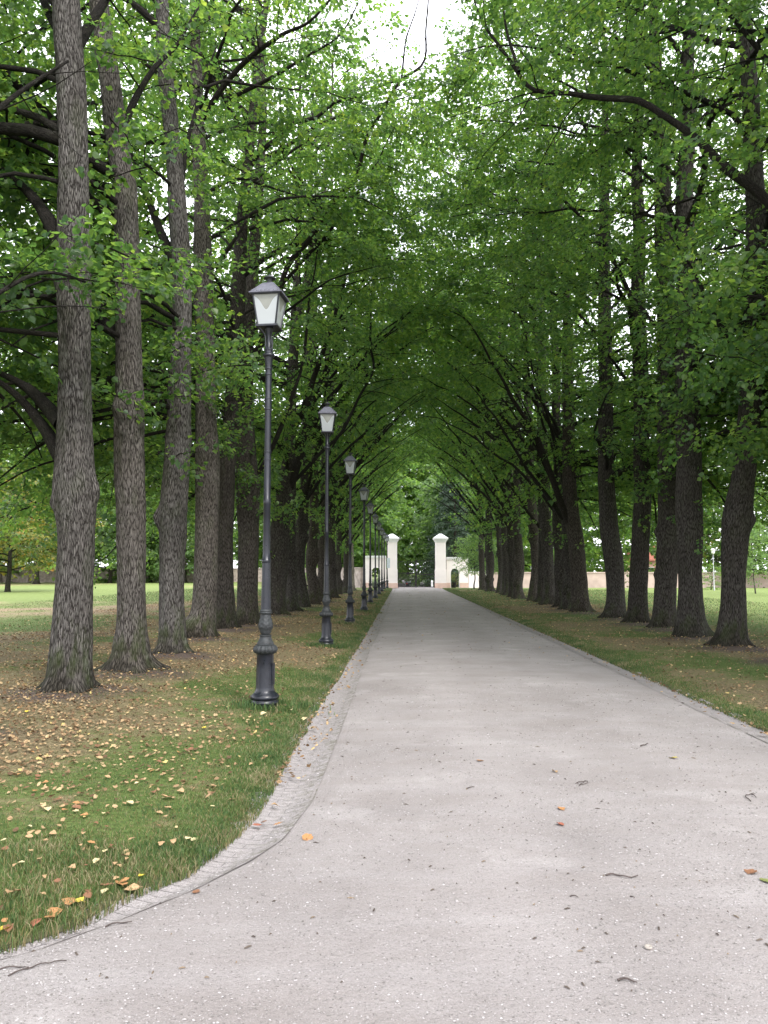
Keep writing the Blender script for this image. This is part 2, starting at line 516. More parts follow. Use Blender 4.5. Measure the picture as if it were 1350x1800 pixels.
# ------------------------------------------------------------------ tubes and trunks
def catmull(pts, step):
    pts = np.asarray(pts, float)
    ext = np.concatenate([[2 * pts[0] - pts[1]], pts, [2 * pts[-1] - pts[-2]]])
    out = []
    for i in range(len(pts) - 1):
        p0, p1, p2, p3 = ext[i:i + 4]
        n = max(1, int(math.ceil(np.linalg.norm((p2 - p1)[:3]) / step)))
        u = (np.arange(n) / n)[:, None]
        out.append(.5 * (2 * p1 + (p2 - p0) * u + (2 * p0 - 5 * p1 + 4 * p2 - p3) * u ** 2 + (3 * p1 - p0 - 3 * p2 + p3) * u ** 3))
    return np.concatenate(out + [pts[-1:]])


def tube(mb, pts, rad, seg=8, rough=.06, seed=0):
    pts = np.asarray(pts, float); rad = np.asarray(rad, float)
    n = len(pts)
    tg = np.gradient(pts, axis=0); tg /= np.linalg.norm(tg, axis=1)[:, None] + 1e-9
    u = np.cross(tg[0], [0, 0, 1.0] if abs(tg[0][2]) < .9 else [1.0, 0, 0]); u /= np.linalg.norm(u)
    U = np.zeros((n, 3))
    for i in range(n):
        u = u - tg[i] * (u @ tg[i]); u /= np.linalg.norm(u) + 1e-9; U[i] = u
    W = np.cross(tg, U)
    a = np.arange(seg) / seg * 2 * PI
    ca, sa = np.cos(a), np.sin(a)
    s = np.concatenate([[0], np.cumsum(np.linalg.norm(np.diff(pts, axis=0), axis=1))])
    r = rad[:, None] * np.ones(seg)
    bk = np.stack([r * ca, r * sa, np.repeat(s[:, None], seg, 1) + seed * 3.1], -1)
    if rough:
        r = r * (1 + rough * 2 * (vnoise(bk * np.array([9, 9, 2.5]) + seed) - .5) + rough * (vnoise(bk * np.array([3, 3, 1.2]) + seed + 9) - .5) * 3)
    V = pts[:, None, :] + r[..., None] * (U[:, None, :] * ca[None, :, None] + W[:, None, :] * sa[None, :, None])
    i, j = np.meshgrid(np.arange(n - 1), np.arange(seg), indexing='ij')
    k = (j + 1) % seg
    Fq = np.stack([i * seg + j, i * seg + k, (i + 1) * seg + k, (i + 1) * seg + j], -1).reshape(-1, 4)
    mb.add(V.reshape(-1, 3), [Fq, ((n - 1) * seg + np.arange(seg))[None, :]], bk.reshape(-1, 3))


def trunk(path, seg, ring, flare=.2, lumps=(), seed=0, lobes=5, ridge=.012):
    """path rows: x,y,z,r from the ground up"""
    p = catmull(path, ring)
    s = np.concatenate([[0], np.cumsum(np.linalg.norm(np.diff(p[:, :3], axis=0), axis=1))])
    n = len(p)
    a = np.arange(seg) / seg * 2 * PI
    ca, sa = np.cos(a)[None, :], np.sin(a)[None, :]
    R = p[:, 3][:, None]
    S = s[:, None] + 0 * ca
    q = np.stack([ca * 1.6 + 0 * S, sa * 1.6 + 0 * S, S * .9], -1)
    r = R * (1 + .20 * (vnoise(q + seed * 1.3) - .5) + .10 * (vnoise(q * np.array([2.2, 2.2, 2.5]) + seed * 2.7) - .5))
    z0 = path[0][2] + .12
    hh = np.maximum(p[:, 2][:, None] - z0, -.12)
    ph = seed * 1.7
    lob = .45 + .55 * (.5 + .5 * np.cos(lobes * a + ph + 1.2 * np.sin(a + ph)))[None, :]
    r = r + flare * .55 * np.exp(-np.maximum(hh, 0) / .34) + flare * 1.5 * lob ** 3.5 * np.exp(-np.maximum(hh, 0) / .10)
    bk = np.stack([R * ca, R * sa, S - .1 + 0 * ca], -1)
    rn = vnoise(bk * np.array([30, 30, 4.5]) + seed) * .65 + vnoise(bk * np.array([62, 62, 9]) + seed + 5) * .35
    r = r + ridge * 2 * (rn - .5) * np.minimum(1, R / .15)
    for (lz, la, sz, am) in lumps:
        da = (a - la + PI) % (2 * PI) - PI
        kn = .6 + .8 * vnoise(q * 4 + seed)
        r = r + am * kn * np.exp(-(da[None, :] / (sz / np.maximum(R, .05))) ** 2 - ((p[:, 2][:, None] - lz) / sz) ** 2)
    V = np.stack([p[:, 0][:, None] + r * ca, p[:, 1][:, None] + r * sa, p[:, 2][:, None] + 0 * r], -1)
    i, j = np.meshgrid(np.arange(n - 1), np.arange(seg), indexing='ij')
    k = (j + 1) % seg
    Fq = np.stack([i * seg + j, i * seg + k, (i + 1) * seg + k, (i + 1) * seg + j], -1).reshape(-1, 4)
    mb = MB(); mb.add(V.reshape(-1, 3), [Fq, ((n - 1) * seg + np.arange(seg))[None, :]], bk.reshape(-1, 3))
    return mb, p


# ------------------------------------------------------------------ foliage
def leaf_verts(kind):
    if kind == 'fine':      # heart-shaped, folded on the midrib
        V = np.array([[0, 0, 0], [.42, .12, .07], [.50, .52, .10], [0, 1.05, -.06], [-.50, .52, .10], [-.42, .12, .07]])
        Fs = np.array([[0, 1, 2, 3], [0, 3, 4, 5]])
    else:
        V = np.array([[0, 0, 0], [.46, .45, .10], [0, 1.05, -.05], [-.46, .45, .10]])
        Fs = np.array([[0, 1, 2, 3]])
    return V, Fs


def rot_basis(az, el, roll):
    """columns: side, forward, up"""
    az, el, roll = map(np.asarray, (az, el, roll))
    f = np.stack([np.cos(el) * np.cos(az), np.cos(el) * np.sin(az), np.sin(el)], -1)
    sd = np.stack([np.sin(az), -np.cos(az), 0 * az], -1)
    up = np.cross(sd, f)
    c, s = np.cos(roll)[..., None], np.sin(roll)[..., None]
    return np.stack([sd * c + up * s, f, up * c - sd * s], -1)


def make_spray(rng, kind, nleaf, size, length):
    LV, LF = leaf_verts(kind)
    Vs, Fs = [], []
    for i in range(nleaf):
        t = rng.uniform(.05, 1)
        side = 1 if i % 2 else -1
        out = rng.uniform(0, .32) * length * (1.05 - t * .6)
        pos = np.array([side * out, t * length, rng.normal(0, .05) - .14 * t * t * length])
        az = PI / 2 - side * rng.uniform(.1, 1.1)
        B = rot_basis(np.array(az), np.array(rng.normal(-.35, .35)), np.array(rng.normal(0, .45)))
        sz = size * rng.uniform(.5, 1.3)
        Fs.append(LF + len(Vs) * len(LV))
        Vs.append((LV * sz) @ B.T + pos)
    return np.concatenate(Vs), np.concatenate(Fs)


_r = np.random.default_rng(11)
SPRAYS = {
    'fine': [make_spray(_r, 'fine', 23, .088, .62) for _ in range(8)],
    'mid': [make_spray(_r, 'diamond', 23, .100, .66) for _ in range(8)],
    'far': [make_spray(_r, 'diamond', 16, .155, .85) for _ in range(8)],
    'vfar': [make_spray(_r, 'diamond', 14, .30, 1.3) for _ in range(8)],
    'needle': [make_spray(_r, 'diamond', 16, .22, 1.2) for _ in range(6)],
}


def build_foliage(pos, az, el, roll, sc, lib, rng):
    mb = MB()
    pos = np.asarray(pos); B = rot_basis(np.asarray(az), np.asarray(el), np.asarray(roll)) * np.asarray(sc)[:, None, None]
    var = rng.integers(0, len(SPRAYS[lib]), len(pos))
    for v, (SV, SF) in enumerate(SPRAYS[lib]):
        m = var == v
        if not m.any(): continue
        V = np.einsum('nij,kj->nki', B[m], SV) + pos[m][:, None, :]
        n = m.sum()
        Fs = (SF[None] + (np.arange(n) * len(SV))[:, None, None]).reshape(-1, SF.shape[1])
        mb.add(V.reshape(-1, 3), Fs)
    return mb


class Crown:
    def __init__(s, rng):
        s.rng = rng; s.pos = []; s.az = []; s.el = []; s.roll = []; s.sc = []

    def filter(s, m):
        for k in ('pos', 'az', 'el', 'roll', 'sc'):
            setattr(s, k, [v for v, o in zip(getattr(s, k), m) if o])

    def spray(s, p, az, el, sc=1.0):
        s.pos.append(p); s.az.append(az); s.el.append(el); s.roll.append(s.rng.normal(0, .35)); s.sc.append(sc)

    def branch(s, mb, pts, r0, r1, seg=7, second=True, leafy=.2, dens=1.0, sub=1.0, droop=.25, keep=None, ssc=1.0, seed=0):
        rng = s.rng
        pts = np.asarray(pts, float)
        n = len(pts)
        L = np.linalg.norm(np.diff(pts, axis=0), axis=1).sum()
        tube(mb, pts, np.linspace(r0, r1, n), seg, .07 if r0 > .04 else 0, seed=seed % 17)
        if not second: return
        nsec = max(3, int(L * 1.9 * sub))
        tt = np.sort(rng.uniform(leafy, 1, nsec))
        for q, t in enumerate(tt):
            i = min(n - 2, int(t * (n - 1)))
            d = pts[i + 1] - pts[i]; d /= np.linalg.norm(d) + 1e-9
            base = pts[i] + (pts[i + 1] - pts[i]) * (t * (n - 1) - i)
            az = math.atan2(d[1], d[0]) + (1 if q % 2 else -1) * rng.uniform(.5, 1.35)
            if abs(d[2]) > .85: az = rng.uniform(0, 2 * PI)
            el = rng.normal(.12, .28)
            l = min(2.6, (.32 + .25 * rng.random()) * L * (1.15 - .65 * t) + .35)
            k = max(4, int(l / .25))
            p = [base]; a, e = az, el
            for _ in range(k):
                a += rng.normal(0, .13); e -= droop * l / k * rng.uniform(.2, 1.1) / 1.2
                p.append(p[-1] + l / k * np.array([math.cos(e) * math.cos(a), math.cos(e) * math.sin(a), math.sin(e)]))
            p = np.array(p)
            if keep is not None and not keep(p[-1]): continue
            rr = max(.006, (r0 + (r1 - r0) * t) * .38)
            tube(mb, p, np.linspace(min(rr, .03), .004, len(p)), 4, 0)
            m = max(2, int(l / .2 * dens))
            for w in range(m):
                u = rng.uniform(.12, 1)
                j = min(len(p) - 2, int(u * (len(p) - 1)))
                c = p[j] + (p[j + 1] - p[j]) * (u * (len(p) - 1) - j)
                s.spray(c, a + (1 if w % 2 else -1) * rng.uniform(.2, 1.0), rng.normal(-.12, .3), ssc * rng.uniform(.75, 1.2))
            s.spray(p[-1], a, e, ssc)


def limb_path(rng, p0, az, el, L, arch, n=10, wob=.1):
    p = [np.array(p0, float)]
    for i in range(n):
        az += rng.normal(0, wob); e = el - arch * (i / n) + rng.normal(0, wob)
        p.append(p[-1] + L / n * np.array([math.cos(e) * math.cos(az), math.cos(e) * math.sin(az), math.sin(e)]))
    return np.array(p)


def grow(crown, mb, path, H, n, hmin, reach, side, keep=None, dens=1.0, sub=1.0, ssc=1.0, seg=6, outer=0):
    """generic limbs round a trunk (path rows x,y,z,r); side=+1: road lies at +x"""
    rng = crown.rng
    z = path[:, 2]
    jobs = [(i, (i + rng.uniform(.1, .9)) / n, False) for i in range(n)] + [(i, rng.uniform(0, .3), True) for i in range(outer)]
    for i, u, out in jobs:
        h = hmin + (H * .95 - hmin) * u
        c = np.array([np.interp(h, z, path[:, q]) for q in range(4)])
        v = (h - hmin) / (H - hmin)
        for attempt in range(7):
            m = rng.random() if attempt < 3 else .5 + .5 * rng.random()
            az = rng.normal(0, .55) if m < .42 and not out else (PI + rng.normal(0, .75) if m < .8 or out else rng.uniform(0, 2 * PI))
            if side < 0: az = PI - az
            el = .25 + .85 * v + rng.normal(0, .16)
            if v < .3 and math.cos(az) * side < 0: el -= .2
            L = reach * (1.0 if v < .55 else 1.0 - (v - .55) * 1.25) * rng.uniform(.75, 1.1) + .5
            L /= max(.55, math.cos(min(el, 1.2)) + .15)
            L = min(L, reach * 1.35)
            if out: L *= 1.15
            pts = limb_path(rng, c[:3], az, el, L, .55 + .35 * rng.random(), 10, .12)
            if keep is None or (keep(pts[6]) and keep(pts[-1])): break
        else:
            continue
        r0 = min(.55 * c[3], (.010 + .0085 * L) * rng.choice([.8, 1, 1.6], p=[.5, .35, .15]))
        crown.branch(mb, pts, r0, .008, seg, True, .16, (.75 if out else 1) * dens * (1 - .32 * min(1, max(0, (v - .45) / .2))), sub * (1 - .25 * min(1, max(0, (v - .45) / .2))), .4 if out else .3, keep, ssc, seed=i)


# ------------------------------------------------------------------ lime trees with their own shape in the photograph
GRP_L, GRP_R = 'lime trees of the left row', 'lime trees of the right row'
def arch_ok(d, z):
    """over the road the leaves start higher the farther they are from the trunk"""
    return z > np.where(d > .7, np.minimum(4.4 + 1.6 * (d - .7), 11.2), 0)


def avenue_keep(p, side, rng):
    """which leaf sprays (N,3) of a row tree live: arched over the road, open high above it, bare near the first trunks on the road side"""
    p = np.atleast_2d(p)
    x, y, z = p.T
    d = np.where(side > 0, x + 4.35, 6.8 - x)
    ok = arch_ok(d, z)
    ww = .6 + .10 * np.maximum(z - 7.5, 0)
    ok &= ~((y > 8) & (y < 15) & (z > 7.5) & (np.abs(x + .05) < ww))
    ok &= ~((y > 6) & (y < 34) & (z > 1.6 + .675 * y) & (np.abs(x + .25) < .066 * y))
    rnd = rng.random(len(x))
    if side > 0:
        ok &= ~((y < 17.5) & (x > -4.75) & (x < -.19 * y) & (rnd > .05))
        ok &= ~((y < 15) & (x > -.19 * y - .2) & (rnd > .3))
        ok &= ~((y < 8.6) & (x > -5.0))
    else:
        ok &= ~((y < 12) & (x < 4.6) & (rnd > .35))
    ok &= y > 2.5
    return ok


def lime(name_i, Y, prof, limbs, label, group, side, H=22, n=28, hmin=4.0, reach=4.8, lib='mid', lumps=(), flare=.11, seg=40, ring=.07,
         bark=BARK, seed=1, dens=.8, sub=.95, lobes=5, drape=(), epi=6, outer=9, ridge=.012, ssc=1.0):
    rng = np.random.default_rng(100 + seed)
    if side < 0: dens *= .95
    if -50 < prof[0][0] < 1400: Y = float(G(prof[0][0], prof[0][1] - 4)[1])
    rows = []
    for (px, py, w) in prof:
        q = P(px, py, Y); rows.append([q[0], q[1], q[2], float(np.interp(py, [350, 950], [1.0, .86])) * w / 2 / F * Y])
    rows = np.array(rows)
    rows[0][2] = 0
    g0 = float(lawn_z(rows[0][0], rows[0][1]))
    rows = np.concatenate([[[*rows[0][:2], g0 - .12, rows[0][3]]], rows[1:]])
    last = rows[-1]; dv = (rows[-1] - rows[-2])[:3]; dv = dv / np.linalg.norm(dv)
    zz = last[2]; k = 0; cur = last.copy()
    while zz < H:
        st = 1.6; dv = dv * .8 + np.array([rng.normal(0, .05), rng.normal(0, .05), .25]); dv /= np.linalg.norm(dv)
        cur = np.array([*(cur[:3] + dv * st), max(.03, last[3] * (1 - (cur[2] + st - last[2]) / (H - last[2] + .5)))])
        rows = np.concatenate([rows, cur[None]]); zz = cur[2]
    root = empty('lime_tree', (rows[0][0], rows[0][1], g0), label=label, cat='tree', group=group)
    rows[:, :3] -= np.array(root.location)
    wl = []
    for (px, py, dirn, sz, am) in lumps:
        q = P(px, py, Y)
        wl.append((q[2] - root.location[2], {'l': PI, 'r': 0, 'f': -PI / 2, 'fl': -2.3, 'fr': -.8}[dirn], sz, am))
    mb, path = trunk(rows, seg, ring, flare, wl, seed, lobes, ridge)
    obj('trunk', mb, bark, root, smooth=True, bark=True)
    cr = Crown(rng)
    loc = np.array(root.location)
    kp = lambda p: bool(avenue_keep(p + loc, side, rng)[0])
    for li, (pp, r0, dY, nosub) in enumerate(limbs):
        q = np.array([P(x, y, Y + dY * (i / (len(pp) - 1))) - loc for i, (x, y) in enumerate(pp)])
        q = catmull(q, .25)
        q = q + (np.stack([vnoise(q * 1.4 + 31 * j + seed) for j in range(3)], -1) - .5) * .16 * np.linspace(0, 1, len(q))[:, None]
        lb = MB()
        cr.branch(lb, q, r0, .014, 9, True, .3 if not nosub else .55, dens * .8, sub * (1 if not nosub else .6), .35, None, ssc, seed=li + seed)
        obj('limb', lb, BARK_LIMB, root, smooth=True, bark=True)
    gb = MB()
    grow(cr, gb, path, H, n, hmin, reach, side, kp, dens, sub, ssc, outer=outer)
    for q in range(epi):
        h = rng.uniform(2.6, 6.5); c = np.array([np.interp(h, path[:, 2], path[:, i]) for i in range(4)])
        a = rng.uniform(0, 2 * PI)
        for w in range(rng.integers(2, 5)):
            d = np.array([math.cos(a), math.sin(a), 0])
            cr.spray(c[:3] + d * c[3] * 1.0 + np.array([0, 0, rng.normal(0, .15)]), a + rng.normal(0, .5), rng.normal(-.1, .4), ssc * .8)
    cr.filter(avenue_keep(np.array(cr.pos) + loc, side, rng))
    for (px, py, dY, cnt, spread) in drape:      # hanging lower sprays
        c = P(px, py, Y + dY) - loc
        if cnt > 8 or dY < 0:
            aa = rng.uniform(0, 6.28); tube(gb, limb_path(rng, c - np.array([math.cos(aa), math.sin(aa), .1]) * spread * 2, aa, .1, spread * 4, .3, 8, .1), np.linspace(.014, .004, 9), 4, 0)
        for w in range(cnt):
            cr.spray(c + rng.normal(0, 1, 3) * np.array([spread, spread, spread * .35]), rng.uniform(0, 2 * PI), rng.normal(-.2, .3), ssc)
    obj('branchwork', gb, BARK_LIMB, root, smooth=True, bark=True)
    fb = build_foliage(cr.pos, cr.az, cr.el, cr.roll, cr.sc, lib, rng)
    obj('crown', fb, LEAF, root)
    return root


L_ = lambda pts, r, dY=0, ns=False: (pts, r, dY, ns)
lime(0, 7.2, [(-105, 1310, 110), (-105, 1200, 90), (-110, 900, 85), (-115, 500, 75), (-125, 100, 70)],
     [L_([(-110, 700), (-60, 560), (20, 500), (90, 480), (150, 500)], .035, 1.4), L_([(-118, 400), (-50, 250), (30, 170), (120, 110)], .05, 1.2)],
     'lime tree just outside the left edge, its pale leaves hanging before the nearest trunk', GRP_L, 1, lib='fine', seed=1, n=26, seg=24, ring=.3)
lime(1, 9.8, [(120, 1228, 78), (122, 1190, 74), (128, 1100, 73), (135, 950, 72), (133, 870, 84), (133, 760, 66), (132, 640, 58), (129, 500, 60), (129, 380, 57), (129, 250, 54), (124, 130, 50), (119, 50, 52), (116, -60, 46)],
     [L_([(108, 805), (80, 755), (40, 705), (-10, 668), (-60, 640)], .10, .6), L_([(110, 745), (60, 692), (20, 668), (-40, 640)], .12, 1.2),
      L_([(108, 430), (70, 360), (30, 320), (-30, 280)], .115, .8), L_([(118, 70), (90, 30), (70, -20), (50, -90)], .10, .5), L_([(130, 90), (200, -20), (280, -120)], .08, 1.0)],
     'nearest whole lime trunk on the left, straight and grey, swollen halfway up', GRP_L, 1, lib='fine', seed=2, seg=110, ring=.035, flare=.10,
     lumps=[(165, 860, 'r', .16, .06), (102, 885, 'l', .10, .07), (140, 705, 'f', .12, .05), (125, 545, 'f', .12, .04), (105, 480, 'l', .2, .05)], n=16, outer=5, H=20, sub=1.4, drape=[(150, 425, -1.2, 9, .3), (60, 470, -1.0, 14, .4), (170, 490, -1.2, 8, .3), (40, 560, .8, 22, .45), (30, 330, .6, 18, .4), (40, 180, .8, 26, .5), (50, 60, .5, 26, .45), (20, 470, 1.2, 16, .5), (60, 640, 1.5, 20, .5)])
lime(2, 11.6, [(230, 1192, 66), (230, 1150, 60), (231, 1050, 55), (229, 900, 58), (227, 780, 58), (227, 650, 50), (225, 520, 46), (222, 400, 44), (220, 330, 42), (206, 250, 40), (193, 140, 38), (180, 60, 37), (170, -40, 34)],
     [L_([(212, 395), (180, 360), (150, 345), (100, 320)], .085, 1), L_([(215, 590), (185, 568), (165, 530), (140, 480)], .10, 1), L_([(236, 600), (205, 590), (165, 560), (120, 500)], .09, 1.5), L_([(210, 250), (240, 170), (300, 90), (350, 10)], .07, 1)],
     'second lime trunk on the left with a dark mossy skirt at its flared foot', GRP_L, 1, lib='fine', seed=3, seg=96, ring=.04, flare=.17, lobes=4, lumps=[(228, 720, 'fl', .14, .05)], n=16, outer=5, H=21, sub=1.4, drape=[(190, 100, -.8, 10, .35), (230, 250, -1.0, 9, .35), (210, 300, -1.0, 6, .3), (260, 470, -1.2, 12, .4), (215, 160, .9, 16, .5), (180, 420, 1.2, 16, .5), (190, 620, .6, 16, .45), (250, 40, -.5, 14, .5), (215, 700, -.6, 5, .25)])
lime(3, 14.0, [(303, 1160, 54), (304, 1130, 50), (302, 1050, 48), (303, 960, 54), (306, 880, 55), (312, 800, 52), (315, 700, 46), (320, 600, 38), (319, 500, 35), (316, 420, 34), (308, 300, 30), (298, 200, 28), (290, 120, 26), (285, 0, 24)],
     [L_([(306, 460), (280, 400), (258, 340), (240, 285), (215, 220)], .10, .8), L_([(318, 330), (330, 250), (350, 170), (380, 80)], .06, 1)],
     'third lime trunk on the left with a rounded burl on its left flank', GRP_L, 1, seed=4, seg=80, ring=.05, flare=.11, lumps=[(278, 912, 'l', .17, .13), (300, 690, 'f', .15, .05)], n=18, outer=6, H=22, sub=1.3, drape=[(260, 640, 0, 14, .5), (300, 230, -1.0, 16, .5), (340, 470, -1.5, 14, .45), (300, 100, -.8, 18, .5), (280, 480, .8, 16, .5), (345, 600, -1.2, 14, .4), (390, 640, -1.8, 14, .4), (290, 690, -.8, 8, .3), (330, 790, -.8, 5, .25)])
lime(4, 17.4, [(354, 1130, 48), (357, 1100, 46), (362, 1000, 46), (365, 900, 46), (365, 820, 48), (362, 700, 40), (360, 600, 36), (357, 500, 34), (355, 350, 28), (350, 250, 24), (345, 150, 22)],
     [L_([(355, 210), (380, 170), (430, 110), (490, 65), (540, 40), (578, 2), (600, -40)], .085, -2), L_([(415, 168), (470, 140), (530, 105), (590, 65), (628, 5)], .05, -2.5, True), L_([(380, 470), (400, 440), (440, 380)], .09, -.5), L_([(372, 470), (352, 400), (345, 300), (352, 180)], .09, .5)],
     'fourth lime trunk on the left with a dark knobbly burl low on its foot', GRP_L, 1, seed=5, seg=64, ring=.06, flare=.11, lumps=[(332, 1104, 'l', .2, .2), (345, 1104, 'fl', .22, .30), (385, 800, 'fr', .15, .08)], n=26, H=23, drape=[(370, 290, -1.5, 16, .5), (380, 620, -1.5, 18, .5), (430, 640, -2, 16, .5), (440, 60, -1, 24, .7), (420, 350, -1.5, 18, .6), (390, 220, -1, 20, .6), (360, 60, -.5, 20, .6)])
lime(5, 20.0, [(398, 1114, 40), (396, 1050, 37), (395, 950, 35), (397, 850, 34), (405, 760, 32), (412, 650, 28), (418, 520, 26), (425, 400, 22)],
     [L_([(408, 720), (440, 640), (480, 560), (505, 470), (545, 420), (590, 350), (630, 310), (640, 250), (672, 190), (705, 140), (745, 100), (750, 0), (752, -60)], .105, -1.5, True), L_([(706, 138), (716, 60), (735, 0)], .03, -1, True)],
     'fifth lime trunk on the left, slender, with a limb arching over the road', GRP_L, 1, seed=6, seg=48, ring=.08, bark=BARK_SHADE, n=30, H=23, drape=[(470, 700, -2, 14, .5), (480, 350, -1, 26, .8), (420, 180, -1, 26, .8), (520, 880, 1, 10, .5)])
lime(6, 21.6, [(437, 1107, 42), (435, 1050, 41), (437, 940, 43), (435, 860, 46), (432, 760, 34), (432, 650, 28), (440, 520, 24), (450, 400, 20)],
     [L_([(445, 850), (490, 760), (530, 640), (545, 520), (560, 420)], .08, -1), L_([(440, 600), (480, 520), (540, 450), (600, 380), (650, 300), (690, 230)], .075, -2, True)],
     'sixth lime trunk on the left, thick and hollow at its foot', GRP_L, 1, seed=7, seg=48, ring=.08, bark=BARK_SHADE, reach=5.8, lumps=[(425, 1085, 'fl', .2, .1), (450, 850, 'fr', .25, .12)], n=24)
lime(7, 26.7, [(482, 1088, 42), (485, 1040, 40), (490, 950, 40), (500, 870, 36), (508, 800, 24), (512, 700, 20), (518, 600, 18)],
     [L_([(502, 880), (530, 790), (545, 690), (568, 620), (600, 520), (612, 455), (622, 410), (655, 330)], .15, -1.5), L_([(508, 780), (560, 640), (610, 540), (680, 470), (740, 430)], .07, -2, True), L_([(505, 860), (560, 800), (600, 760), (630, 700), (655, 650), (650, 590), (652, 500), (662, 420)], .075, -1)],
     'seventh lime trunk on the left, forking into two limbs that lean over the lamps', GRP_L, 1, seed=8, reach=5.8, seg=40, ring=.1, bark=BARK_SHADE, n=22, flare=.2)

# right row
lime(20, 6.2, [(2190, 1360, 100), (2190, 1000, 90), (2190, 400, 80), (2190, 0, 70)], [],
     'lime tree outside the frame on the right whose leaves close the upper right corner', GRP_R, -1, lib='mid', seed=21, n=20, seg=20, ring=.4, hmin=4.5, reach=4.6)
lime(21, 8.6, [(1790, 1260, 95), (1790, 1000, 80), (1790, 400, 70), (1790, 0, 60)], [],
     'second lime tree off the right edge, screening the top right of the canopy', GRP_R, -1, lib='mid', seed=22, n=22, seg=20, ring=.4, hmin=4.4, reach=5)
lime(22, 11.0, [(1530, 1200, 80), (1530, 1000, 70), (1530, 400, 60), (1530, 0, 50)],
     [L_([(1520, 700), (1450, 600), (1380, 540), (1300, 520), (1220, 540)], .05, 1.5), L_([(1520, 560), (1440, 480), (1340, 420), (1250, 400)], .05, 1.0)],
     'lime tree past the right edge with low dark sprays reaching in at mid height', GRP_R, -1, lib='fine', seed=23, n=26, seg=20, ring=.4, hmin=4.2, reach=5.6, drape=[(1330, 620, .5, 30, .6), (1290, 480, 0, 26, .6)])
lime(23, 13.3, [(1405, 1165, 62), (1405, 1000, 54), (1408, 700, 48), (1405, 400, 40), (1400, 200, 36)],
     [L_([(1402, 430), (1350, 355), (1300, 312), (1270, 290), (1220, 240), (1160, 200), (1120, 177), (1060, 172), (1000, 166), (940, 155), (908, 122), (880, 85), (845, 40), (828, -20)], .10, 1.0, True), L_([(912, 126), (895, 70), (876, -20)], .035, .6, True)],
     'lime tree at the right edge whose long bowed limb sweeps over the road', GRP_R, -1, seed=24, n=26, seg=24, ring=.3, reach=5.8, drape=[(1300, 760, 0, 22, .5)])
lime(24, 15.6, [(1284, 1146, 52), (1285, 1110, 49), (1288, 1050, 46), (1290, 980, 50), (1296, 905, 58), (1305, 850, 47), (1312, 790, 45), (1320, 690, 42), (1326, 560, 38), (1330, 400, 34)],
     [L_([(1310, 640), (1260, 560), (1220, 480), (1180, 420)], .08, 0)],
     'first whole lime trunk on the right, leaning out with a swollen dark scar', GRP_R, -1, seed=25, seg=72, ring=.05, bark=BARK_SHADE, lumps=[(1283, 915, 'fl', .16, .1), (1320, 915, 'r', .16, .09)], flare=.13, n=26, reach=5.8, drape=[(1210, 690, 0, 26, .6)])
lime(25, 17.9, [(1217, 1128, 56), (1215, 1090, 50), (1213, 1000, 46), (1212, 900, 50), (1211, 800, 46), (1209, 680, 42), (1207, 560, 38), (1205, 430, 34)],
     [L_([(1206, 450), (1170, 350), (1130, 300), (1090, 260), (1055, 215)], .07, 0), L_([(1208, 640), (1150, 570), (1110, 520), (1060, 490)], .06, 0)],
     'second lime trunk on the right, broad with a root flare spreading to the right', GRP_R, -1, seed=26, seg=64, ring=.06, bark=BARK_SHADE, flare=.18, lobes=3, n=26, reach=5.8, lumps=[(1212, 830, 'f', .2, .06)])
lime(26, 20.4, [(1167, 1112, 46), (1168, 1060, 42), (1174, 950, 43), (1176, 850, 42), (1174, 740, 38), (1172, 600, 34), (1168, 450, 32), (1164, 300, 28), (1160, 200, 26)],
     [], 'third lime trunk on the right, with a dark stub on its left edge', GRP_R, -1, seed=27, seg=56, ring=.07, bark=BARK_SHADE, n=26, reach=5.8, lumps=[(1150, 935, 'l', .14, .09), (1152, 1010, 'l', .1, .05)])
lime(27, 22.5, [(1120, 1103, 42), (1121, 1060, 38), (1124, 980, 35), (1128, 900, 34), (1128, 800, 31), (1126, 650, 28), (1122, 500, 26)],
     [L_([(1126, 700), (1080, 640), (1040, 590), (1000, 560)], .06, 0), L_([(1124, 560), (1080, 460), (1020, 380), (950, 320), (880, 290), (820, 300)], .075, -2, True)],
     'fourth lime trunk on the right, slim and even from foot to leaves', GRP_R, -1, seed=28, seg=48, ring=.08, bark=BARK_SHADE, n=24, reach=5.8)
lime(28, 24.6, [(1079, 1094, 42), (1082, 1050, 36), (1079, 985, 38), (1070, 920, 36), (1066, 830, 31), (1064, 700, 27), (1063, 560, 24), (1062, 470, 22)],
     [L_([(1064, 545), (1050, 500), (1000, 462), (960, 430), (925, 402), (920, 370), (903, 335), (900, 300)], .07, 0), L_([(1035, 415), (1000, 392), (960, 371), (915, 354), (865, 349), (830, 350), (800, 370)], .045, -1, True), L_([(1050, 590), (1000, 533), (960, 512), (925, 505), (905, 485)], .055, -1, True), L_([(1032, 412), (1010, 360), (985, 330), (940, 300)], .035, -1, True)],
     'fifth lime trunk on the right, bent left, with dark limbs fanning out', GRP_R, -1, seed=29, seg=48, ring=.08, bark=BARK_SHADE, n=22, reach=5.6, flare=.15)
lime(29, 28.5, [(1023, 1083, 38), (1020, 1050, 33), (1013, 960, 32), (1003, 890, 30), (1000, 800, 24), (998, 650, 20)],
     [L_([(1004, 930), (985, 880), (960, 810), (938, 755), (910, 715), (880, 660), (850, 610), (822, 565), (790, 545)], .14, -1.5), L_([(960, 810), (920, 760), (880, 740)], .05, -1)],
     'sixth lime trunk on the right with a thick bare limb slanting up across the road', GRP_R, -1, seed=30, seg=40, ring=.1, bark=BARK_SHADE, n=20, reach=5.4, flare=.13)


